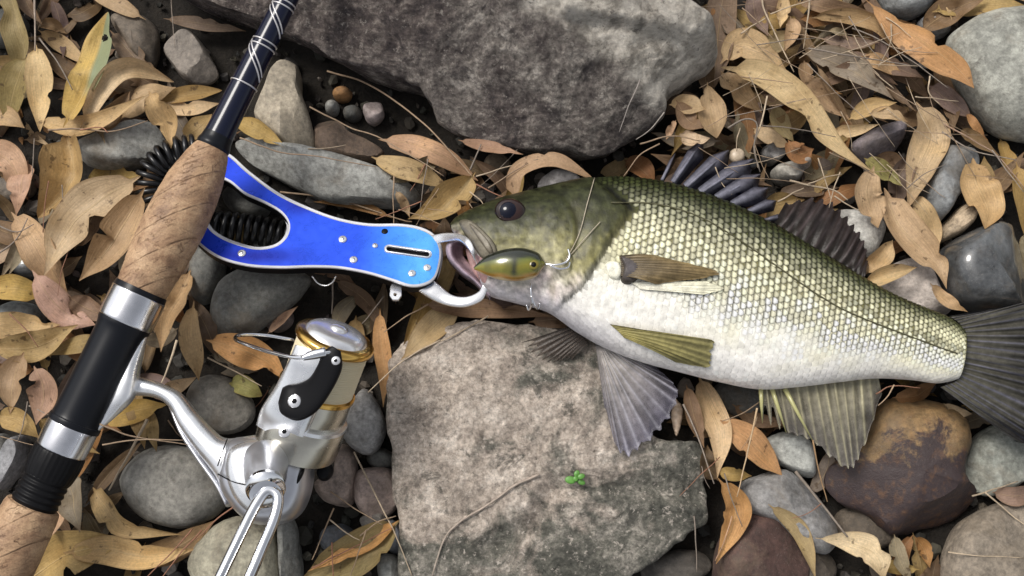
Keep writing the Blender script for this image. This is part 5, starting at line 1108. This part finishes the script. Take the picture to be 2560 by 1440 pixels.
v, f = pillow([(572, 1105), (640, 1092), (700, 1108), (765, 1135), (782, 1165), (775, 1230), (750, 1285), (705, 1310), (640, 1310), (600, 1285), (562, 1235), (550, 1180)], RZ-.002, .0165, .42, 60, 16, .020); gb = rp("gearbox", v, f, MATS['greymetal'])
v, f = pillow([(580, 1118), (650, 1098), (712, 1122), (720, 1190), (700, 1260), (640, 1290), (590, 1250), (566, 1180)], RZ+.006, .0115, .45, 50, 12); rp("side_plate", v, f, MATS['silver'], gb)
wire("panel_seam", [(545, 1185, RZ+.012), (585, 1205, RZ+.0165), (630, 1215, RZ+.0185)], .0003, MATS['black'], gb)
wire("panel_seam", [(568, 1098, RZ+.0085), (556, 1130, RZ+.0125), (544, 1165, RZ+.012)], .0003, MATS['black'], gb)
for x, y, a, b in [(745, 1200, 6, 34)]:
    v, f = pillow(ell(x, y, a, b, 28), RZ+.010, .002, .6, 20, 8); rp("cast_groove", v, f, MATS['black'], gb)
v, f = pillow(ell(813, 1178, 20, 26, 15), RZ-.012, .006, .6, 24, 8); rp("anti_reverse_lever", v, f, MATS['black'])
A = P(742, 1108, RZ); B = P(847, 824, RZ+.027); LN = (B-A).length
def ax(t): return A.lerp(B, t)
def cyl(name, prof, mat, parent=reel, n=56):
    v, f = lathe(A, B, [(t, r_*S*.93) for t, r_ in prof], n); return rp(name, v, f, mat, parent, flat_angle=40)
rot = cyl("rotor", [(-.06, 40), (-.05, 92), (-.02, 104), (.05, 106), (.15, 105), (.22, 103), (.24, 98)], MATS['champagne'])
cyl("rotor_rim", [(.235, 99), (.24, 103), (.27, 103), (.275, 99)], MATS['silver'], rot)
cyl("spool_skirt", [(.27, 92), (.30, 94), (.40, 94), (.47, 94), (.48, 90)], MATS['champagne'])
cyl("spool_lower_rim", [(.47, 92), (.48, 97), (.505, 97), (.515, 92)], MATS['gold'])
q_ = [(.51+i*.0041, 89+.9*math.sin(i*1.7)+.8*nz((i*.3, 0, 0), 1)) for i in range(90)]
cyl("wound_line", q_, MATS['line'])
cyl("spool_rim", [(.875, 88), (.885, 96), (.90, 99), (.925, 99), (.94, 95), (.95, 84)], MATS['gold'])
cap = cyl("drag_knob", [(.93, 80), (.95, 78), (.965, 75), (.985, 68), (1.0, 55), (1.006, 36), (1.008, 8)], MATS['steel'])
kn = ax(1.0); d_, u_, w_2 = frame(B-A)
v, f = lathe(kn, kn+d_*.0020, [(0, 22*S), (.6, 20*S), (1, 10*S)], 24); rp("knob_centre", v, f, MATS['steel'], cap)
# rotor arm, shaped plate over the rotor facing the photo
v, f, _ = loft([(640, 1062), (655, 1020), (690, 965), (720, 905), (738, 862)], [(760, 1140), (772, 1085), (800, 1020), (842, 950), (860, 900)], [.004, .006, .006, .005, .003], RZ+.014, 50, 20, .7, Zs=[RZ+.013, RZ+.020, RZ+.026, RZ+.032, RZ+.036]); ra = rp("rotor_arm", v, f, MATS['silver'])
z1 = RZ+.0475
v, f, _ = loft([(708, 968), (722, 962), (748, 958), (775, 944), (795, 912), (808, 880), (830, 865)], [(696, 1010), (705, 1036), (745, 1052), (790, 1030), (830, 975), (855, 920), (852, 878)], [.0015, .003, .0035, .0035, .0033, .003, .0015], z1, 60, 20, .65, Zs=[RZ+.031, RZ+.0325, RZ+.034, RZ+.038, RZ+.043, RZ+.0465, RZ+.048]); ba = rp("bail_arm", v, f, MATS['black'])
def screw(x, y, z, r_, parent, slot=True):
    a = P(x, y, z); v, f = lathe(a, a+Vector((0, 0, .0012)), [(0, r_*S), (.7, r_*S), (1, r_*S*.8)], 20); s_ = rp("screw", v, f, MATS['steel'], parent)
    if slot:
        v, f = lathe(a+Vector((0, 0, .0008)), a+Vector((0, 0, .0014)), [(0, r_*S*.42), (1, r_*S*.4)], 6); obj("screw_socket", v, f, MATS['black'], s_)
screw(737, 1003, RZ+.0374, 15, ba); screw(840, 902, z1+.0012, 10, ba); screw(712, 1079, RZ+.0222, 14, ra)
wire("bail_wire", [(835, 880, z1+.001), (800, 884, z1+.002), (745, 894, z1), (690, 884, z1-.008), (635, 868, z1-.018), (590, 850, z1-.028), (600, 838, z1-.034), (660, 838, z1-.040), (735, 850, z1-.044)], .0009, MATS['chrome'], reel, 60)
v, f, _ = loft([(752, 890), (780, 875), (812, 868)], [(758, 902), (788, 898), (818, 892)], [.0012, .002, .002], z1+.001, 16, 12); rp("line_roller", v, f, MATS['chrome'])
# handle
h0, h1 = P(665, 1148, RZ+.014), P(664, 1228, RZ+.036)
v, f = lathe(h0, h1, [(0, 50*S), (.1, 52*S), (.2, 50*S), (.55, 46*S), (.8, 42*S), (.86, 40*S)], 40); hub = rp("handle_hub", v, f, MATS['greymetal'], flat_angle=40)
v, f = lathe(h0, h1, [(.84, 40*S), (.86, 43*S), (.93, 43*S), (.96, 38*S), (1.1, 34*S), (1.14, 20*S)], 40); rp("hub_collar", v, f, MATS['chrome'], hub, flat_angle=40)
zh = RZ+.040
hp = [(352, 1850, zh+.022), (470, 1610, zh+.016), (548, 1448, zh+.010), (600, 1340, zh+.006), (640, 1262, zh+.002), (668, 1228, zh), (694, 1240, zh), (688, 1290, zh+.002), (655, 1370, zh+.006), (615, 1462, zh+.010), (530, 1640, zh+.016), (410, 1880, zh+.022)]
q_ = cr(hp, 90); pw_ = [P(x, y, z) for x, y, z in q_]; v, f = tube(pw_, .0024, 12); v2 = []
harm = rp("handle_arm", v, f, MATS['chrome'])
ka, kb = P(380, 1870, zh+.014), P(380, 1850, zh+.052); v, f = lathe(ka, kb, [(0, 20*S), (.2, 34*S), (.5, 46*S), (.85, 44*S), (1, 26*S)], 32); rp("handle_knob", v, f, MATS['black'])

# ------------------------------------------------------------------ stems, twigs and needles
def stemline(label, pts, r_=2.2, color=(.34, .25, .16), lift=.0008, group=None, name="dry_stem", cap=.09):
    n = max(12, int(sum(math.dist(a, b) for a, b in zip(pts, pts[1:]))/12)); q = cr(pts, n); w3 = [P(x, y, .03) for x, y in q]
    h = [hget(p.x, p.y) for p in w3]; z = [max(h[k]-.22*(w3[i]-w3[k]).length for k in range(n)) for i in range(n)]
    z = [min(cap, sum(z[max(0, i-2):i+3])/len(z[max(0, i-2):i+3]))+lift+r_*S for i in range(n)]
    jit = R.uniform(0, 9); path = [P(x+1.5*nz((i*.3, jit, 0), 1), y+1.5*nz((i*.3, jit, 5), 1), z[i]) for i, (x, y) in enumerate(q)]
    v, f = tube(path, [r_*S*(1.05-.5*i/(n-1)) for i in range(n)], 6)
    j = R.uniform(.8, 1.2); o = obj(name, v, f, MATS['stem'], color=tuple(c*j for c in color)); tag(o, label, "stem", group); splat(v); return o
PALE, MID, RED, GRY = (.42, .33, .23), (.30, .21, .135), (.26, .12, .07), (.22, .18, .145)
STEMS = [
 ("long brown stem curving from the dark hollow to the pinkish leaf", [(818, 178), (930, 215), (1060, 310), (1140, 395), (1180, 440)], 2.6, MID),
 ("thin brown stem crossing the hollow to the tan-orange leaf", [(775, 268), (880, 320), (960, 350), (1110, 440)], 2.2, MID),
 ("pale stem running from the crumpled leaf along the boulder's foot", [(1190, 442), (1260, 420), (1345, 398)], 2, PALE),
 ("thin brown stem behind the arched leaf", [(1220, 470), (1280, 432), (1320, 408)], 2, MID),
 ("short upright stem in front of the small pink leaf", [(1175, 425), (1190, 390), (1203, 360)], 2.6, GRY),
 ("pale thick twig between the yellow-ochre leaf and the crescent leaf", [(369, 1048), (325, 1130), (272, 1226)], 4, PALE),
 ("pale stem beside the upright tan leaf", [(442, 850), (425, 905), (404, 958)], 3, PALE),
 ("pale curved twig lying on the flat rock", [(1348, 1186), (1285, 1215), (1230, 1255), (1150, 1305), (1110, 1350), (1080, 1440)], 3.2, (.40, .33, .27)),
 ("long pale stem hanging from the anal fin across the orange-tan leaf", [(1893, 1020), (1880, 1080), (1862, 1160), (1842, 1242)], 2.4, (.48, .34, .2)),
 ("brown stem along the edge of the anal fin", [(2032, 1100), (2045, 1170), (2068, 1255)], 2.2, (.32, .2, .1)),
 ("grey-brown forked twig lying on the oblong blue-grey stone", [(1988, 1178), (2050, 1255), (2120, 1342)], 4, GRY),
 ("pale stem crossing the mottled stone's lower edge", [(2430, 1240), (2490, 1222), (2545, 1203)], 2.2, PALE),
 ("pale stem crossing the brown-grey stone", [(2462, 1230), (2520, 1280), (2565, 1315)], 2.2, PALE),
 ("thin stem across the brown-grey stone's middle", [(2370, 1380), (2430, 1388), (2560, 1395)], 1.6, PALE),
 ("pale stem crossing the litter from the top", [(1905, -10), (1912, 30), (1945, 100), (1985, 180)], 2.8, PALE),
 ("upright pale stem above the grey-tan streaked leaf", [(2024, 0), (2018, 60), (2008, 122)], 2.4, PALE),
 ("pale stem over the purple-brown leaf's right edge", [(1852, 84), (1880, 65), (1915, 45)], 2.4, PALE),
 ("pale stem from the top towards the orange leaf", [(1925, 35), (1980, 15), (2030, 0)], 2, PALE),
 ("short pale stem crossing the olive-tan leaf", [(1855, 20), (1890, 50), (1935, 100)], 2, MID),
 ("pale curved stem below the orange leaf's neck", [(2228, 60), (2225, 110), (2195, 168)], 2, PALE),
 ("thin pale stem over the streaked leaf's tip", [(2150, 150), (2190, 185), (2235, 222)], 2.4, PALE),
 ("pale stem right of the streaked leaf", [(2135, 88), (2150, 120), (2175, 160)], 1.8, PALE),
 ("brown stem lying along the streaked leaf's upper side", [(2020, 120), (2120, 138), (2280, 165)], 2.6, GRY),
 ("brown stem under the orange leaf's body", [(2130, 70), (2200, 100), (2290, 160), (2370, 220)], 2.2, GRY),
 ("pale stem from the tan oval leaf down to the seeds", [(1918, 240), (1900, 320), (1886, 360), (1895, 420)], 2.2, PALE),
 ("thin stem carrying the pale round seed", [(1850, 320), (1842, 350), (1841, 378)], 1.6, PALE),
 ("looping brown stem above the dorsal fin", [(1820, 320), (1860, 298), (1892, 310), (1885, 370), (1900, 430)], 2.6, GRY),
 ("pale twig crossing from the dorsal fin to the pale greenish leaf", [(1945, 505), (1985, 482), (2010, 470)], 2.2, PALE),
 ("pale twig over the rear dorsal fin", [(2085, 490), (2120, 512), (2150, 528)], 2.2, PALE),
 ("pale bent twig above the rear dorsal fin", [(1975, 452), (2030, 465), (2090, 478), (2120, 500)], 3, PALE),
 ("thin stem crossing the bent twig", [(2045, 395), (2060, 440), (2078, 500)], 1.8, PALE),
 ("thin stem leaning on the bent twig", [(2100, 430), (2085, 470), (2072, 520)], 1.8, PALE),
 ("thin pale stem pointing right over the bent twig", [(2020, 460), (2070, 442), (2105, 435)], 1.8, PALE),
 ("pale stem right of the large bent leaf", [(2360, 310), (2440, 355), (2500, 395), (2560, 470)], 2.2, (.30, .2, .14)),
 ("dark stem right of the large bent leaf", [(2355, 330), (2430, 375), (2540, 400)], 2.2, GRY),
 ("thin dark stem by the right edge", [(2480, 375), (2520, 430), (2560, 480)], 2, GRY),
 ("pale stem below the orange leaf's tip", [(2325, 190), (2322, 230), (2350, 262)], 2, PALE),
 ("brown stem over the long tan leaf", [(1650, 360), (1600, 388), (1560, 440)], 2, MID),
 ("thin brown stem along the boulder's foot", [(1600, 360), (1680, 340), (1750, 352)], 2.2, MID),
 ("brown stem lying along the grey slab and the gripper", [(700, 480), (800, 492), (900, 515), (1000, 548), (1030, 555)], 2.8, MID),
 ("thin stem along the upper edge of the grey slab", [(600, 345), (700, 380), (800, 392), (940, 418)], 2, MID),
 ("pale stem in front of the tan angular stone", [(770, 372), (820, 370), (865, 362)], 1.6, PALE),
 ("upright brown stem before the crumpled leaf", [(985, 440), (983, 500), (985, 570)], 1.8, MID),
 ("pale stem left of the fish's eye", [(1175, 480), (1200, 500), (1215, 520)], 1.8, PALE),
 ("brown stem under the crumpled leaf", [(1190, 460), (1250, 490), (1300, 492)], 1.8, RED),
 ("upright pale stem above the upright pale leaf", [(85, -10), (88, 50), (88, 128)], 3.4, (.24, .19, .15)),
 ("dark slender stem in the upper left litter", [(98, 95), (140, 150), (182, 225)], 2.4, GRY),
 ("faint thin stem left of the rod in the hollow", [(428, 0), (432, 60), (438, 120)], 1.5, GRY),
 ("brown stem lying across below the yellow-green leaf", [(120, 325), (200, 322), (280, 328), (370, 302)], 2.6, MID),
 ("thin brown stem from the folded brown leaf", [(200, 325), (250, 318), (270, 332)], 2, RED),
 ("long red-brown stem on the long tan leaf", [(480, 1322), (440, 1370), (360, 1450)], 2, RED),
 ("red-brown stem beside the long red-brown stem", [(505, 1325), (450, 1385), (400, 1450)], 2, RED),
 ("red-brown stem between the oval stones", [(600, 1255), (540, 1300), (490, 1350)], 2, RED),
 ("thin pale stem under the reel's stem", [(250, 1060), (330, 1090), (470, 1112)], 2, MID),
 ("thin brown stem below the reel's stem", [(255, 1112), (340, 1100), (460, 1100)], 1.8, MID),
 ("thin brown stem by the brown-grey stone behind the reel", [(420, 1050), (440, 1080), (455, 1095)], 1.6, MID),
 ("thin pale stem from the orange-brown leaf to the yellow-green leaf", [(520, 895), (590, 930), (655, 965)], 2.2, PALE),
 ("thin red stem beside the small yellow-green leaf", [(675, 965), (655, 1000), (630, 1025)], 1.8, RED),
 ("pale stem from the flat rock's corner to the spool", [(1100, 850), (1010, 900), (920, 980)], 2, PALE),
 ("thin pale stem crossing the pale leaf behind the flat rock", [(1220, 790), (1130, 840), (1060, 870)], 2, PALE),
 ("pale stem left of the long brown leaf", [(1070, 760), (1010, 795), (960, 830)], 2, MID),
 ("dark stem above the spool", [(960, 740), (930, 780), (905, 810)], 2, GRY),
 ("stem standing behind the gripper's tab", [(832, 700), (832, 740), (830, 785)], 2.6, GRY),
 ("pale thin stem across the pinkish brown stone", [(885, 1130), (925, 1210), (955, 1270), (990, 1340), (1030, 1440)], 2.2, PALE),
 ("thin stem below the kidney-shaped stone", [(835, 1270), (805, 1340), (780, 1400)], 2, MID),
 ("short stem crossing the grey pebble", [(825, 1300), (870, 1335), (900, 1350)], 1.8, PALE),
 ("thin brown stem towards the flat rock's left side", [(900, 1340), (945, 1305), (990, 1290)], 2, MID),
 ("fine stem on the folded leaf's orange edge", [(780, 1420), (860, 1380), (980, 1320)], 1.8, RED),
 ("pale stem hanging at the flat rock's right side", [(1735, 1290), (1740, 1360), (1742, 1430)], 1.8, GRY),
 ("thin stem beside the orange-brown leaf", [(1830, 1290), (1812, 1350), (1788, 1402)], 2, (.4, .24, .14)),
 ("dark slender twig between the flat rock and the upright tan leaf", [(1708, 1010), (1740, 1080), (1785, 1210)], 2.6, GRY),
 ("red-brown stem under the tail's base", [(2190, 985), (2230, 965), (2300, 970)], 1.8, RED),
 ("thin stem beside the anal fin's rear edge", [(2235, 962), (2220, 990), (2195, 1015)], 1.8, MID),
 ("brown stem from the upper left stones across the left edge", [(-10, 640), (40, 600), (70, 545)], 2.4, GRY),
 ("thin dark stem at the left edge", [(-10, 560), (40, 580), (85, 560)], 2, GRY),
 ("pale stem lying on the boulder's right part", [(1600, 200), (1570, 270), (1548, 330)], 1.4, (.34, .3, .27)),
 ("pale stem at the boulder's lower right edge", [(1660, 280), (1630, 320), (1590, 350)], 1.8, (.36, .32, .28)),
]
for lab, pts, r_, c in STEMS: stemline(lab, pts, r_, c)
for k in range(60):
    x, y = R.uniform(1780, 2560), R.uniform(0, 470); a = R.uniform(-.6, 1.3); L = R.uniform(40, 120)
    if x > 2350 and y < 330: continue
    stemline("thin brown needle in the litter above the fish", [(x-L*math.cos(a), y-L*math.sin(a)), (x+R.uniform(-8, 8), y+R.uniform(-8, 8)), (x+L*math.cos(a), y+L*math.sin(a))], R.uniform(.8, 1.7), R.choice([MID, GRY, PALE, MID]), group="brown needles in the litter above the fish", lift=.0004, name="needle", cap=.045)
for k in range(26):
    x, y = R.choice([(R.uniform(0, 200), R.uniform(400, 1200)), (R.uniform(1700, 2100), R.uniform(960, 1440)), (R.uniform(780, 1020), R.uniform(1250, 1440)), (R.uniform(960, 1250), R.uniform(420, 560))]); a = R.uniform(0, 3.1); L = R.uniform(30, 80)
    stemline("thin brown needle scattered among the stones and leaves", [(x-L*math.cos(a), y-L*math.sin(a)), (x+R.uniform(-6, 6), y+R.uniform(-6, 6)), (x+L*math.cos(a), y+L*math.sin(a))], R.uniform(1.0, 1.8), R.choice([MID, GRY, RED]), group="brown needles among the stones", lift=.0003, name="needle", cap=.035)

for lab, pts in (("thin pale stem lying across the fish's gill cover", [(1486, 446), (1468, 510), (1446, 590), (1408, 662)]), ("thin pale stem branching on the fish's cheek", [(1500, 556), (1460, 600), (1418, 648)])):
    v, f = tube([onfish(x, y, .0011) for x, y in cr(pts, 24)], .00022, 6); tag(obj("dry_stem", v, f, MATS['stem'], color=(.42, .36, .27)), lab, "stem")
# ------------------------------------------------------------------ the bank goes on around the catch
def build_bank():
    ico = bmesh.new(); bmesh.ops.create_icosphere(ico, subdivisions=2, radius=1); iv = [q.co.copy() for q in ico.verts]; fi = [tuple(q.index for q in f.verts) for f in ico.faces]; ico.free()
    mb = MB(); rr = random.Random(31); k = 0
    while k < 900:
        a = rr.uniform(0, 6.283); d = .40+1.3*rr.random()**1.3; x, y = d*math.cos(a), d*math.sin(a)
        if abs(x) < .36 and -.24 < y < .30: continue
        if -.26 < x < .16 and .1 < y < .32: continue
        k += 1; r = .008+.030*rr.random()**2; rot = Matrix.Rotation(rr.uniform(0, 6.28), 3, 'Z'); sx, sy, sz = rr.uniform(.8, 1.3), rr.uniform(.7, 1.0), rr.uniform(.4, .65)
        g = rr.uniform(.09, .28); c = (g*rr.uniform(1, 1.18), g, g*rr.uniform(.78, 1)); sd_ = rr.randint(0, 99)
        mb.add([rot @ Vector((q.x*r*sx, q.y*r*sy, q.z*r*sz))*(1+.16*nz(q, 1.2, sd_))+Vector((x, y, r*sz*.55)) for q in iv], fi, c)
    tag(mb.build("bank_stones", mat_vc("bank_stone", .8, bump=.6, bscale=500, mott=.35)), "loose grey and brown stones covering the bank around the catch", "stones", kind="stuff")
    L2 = dict(v=[], f=[], uv=[], c=[])
    for k in range(420):
        a = rr.uniform(0, 6.283); d = .42+.9*rr.random(); x, y = d*math.cos(a), d*math.sin(a)
        if abs(x) < .38 and -.24 < y < .32: continue
        L = rr.uniform(.018, .03); wd = rr.uniform(.006, .011); th = rr.uniform(0, 6.28); o0 = len(L2['v']); cl = LC[rr.choice(['tan', 'pale', 'brown', 'ochre', 'pink'])]; z0 = rr.uniform(.008, .022); cu = rr.uniform(.1, .6)
        for i in range(9):
            t = i/8; ww = max(.03, math.sin(math.pi*t**1.1)**.9)*wd
            for j in range(5):
                b = -1+.5*j; u_ = (t-.5)*2*L; s_ = b*ww
                L2['v'].append(Vector((x+u_*math.cos(th)-s_*math.sin(th), y+u_*math.sin(th)+s_*math.cos(th), z0+cu*ww*b*b+.004*math.sin(t*3+k)))); L2['uv'].append((t, (b+1)/2)); L2['c'].append(cl)
        L2['f'] += grid_faces(9, 5, False, o0)
    tag(obj("bank_leaves", L2['v'], L2['f'], MATS['litter'], uv=L2['uv'], vcol=L2['c']), "dry leaves scattered over the stony bank around the catch", "leaf litter", kind="stuff")
build_bank()
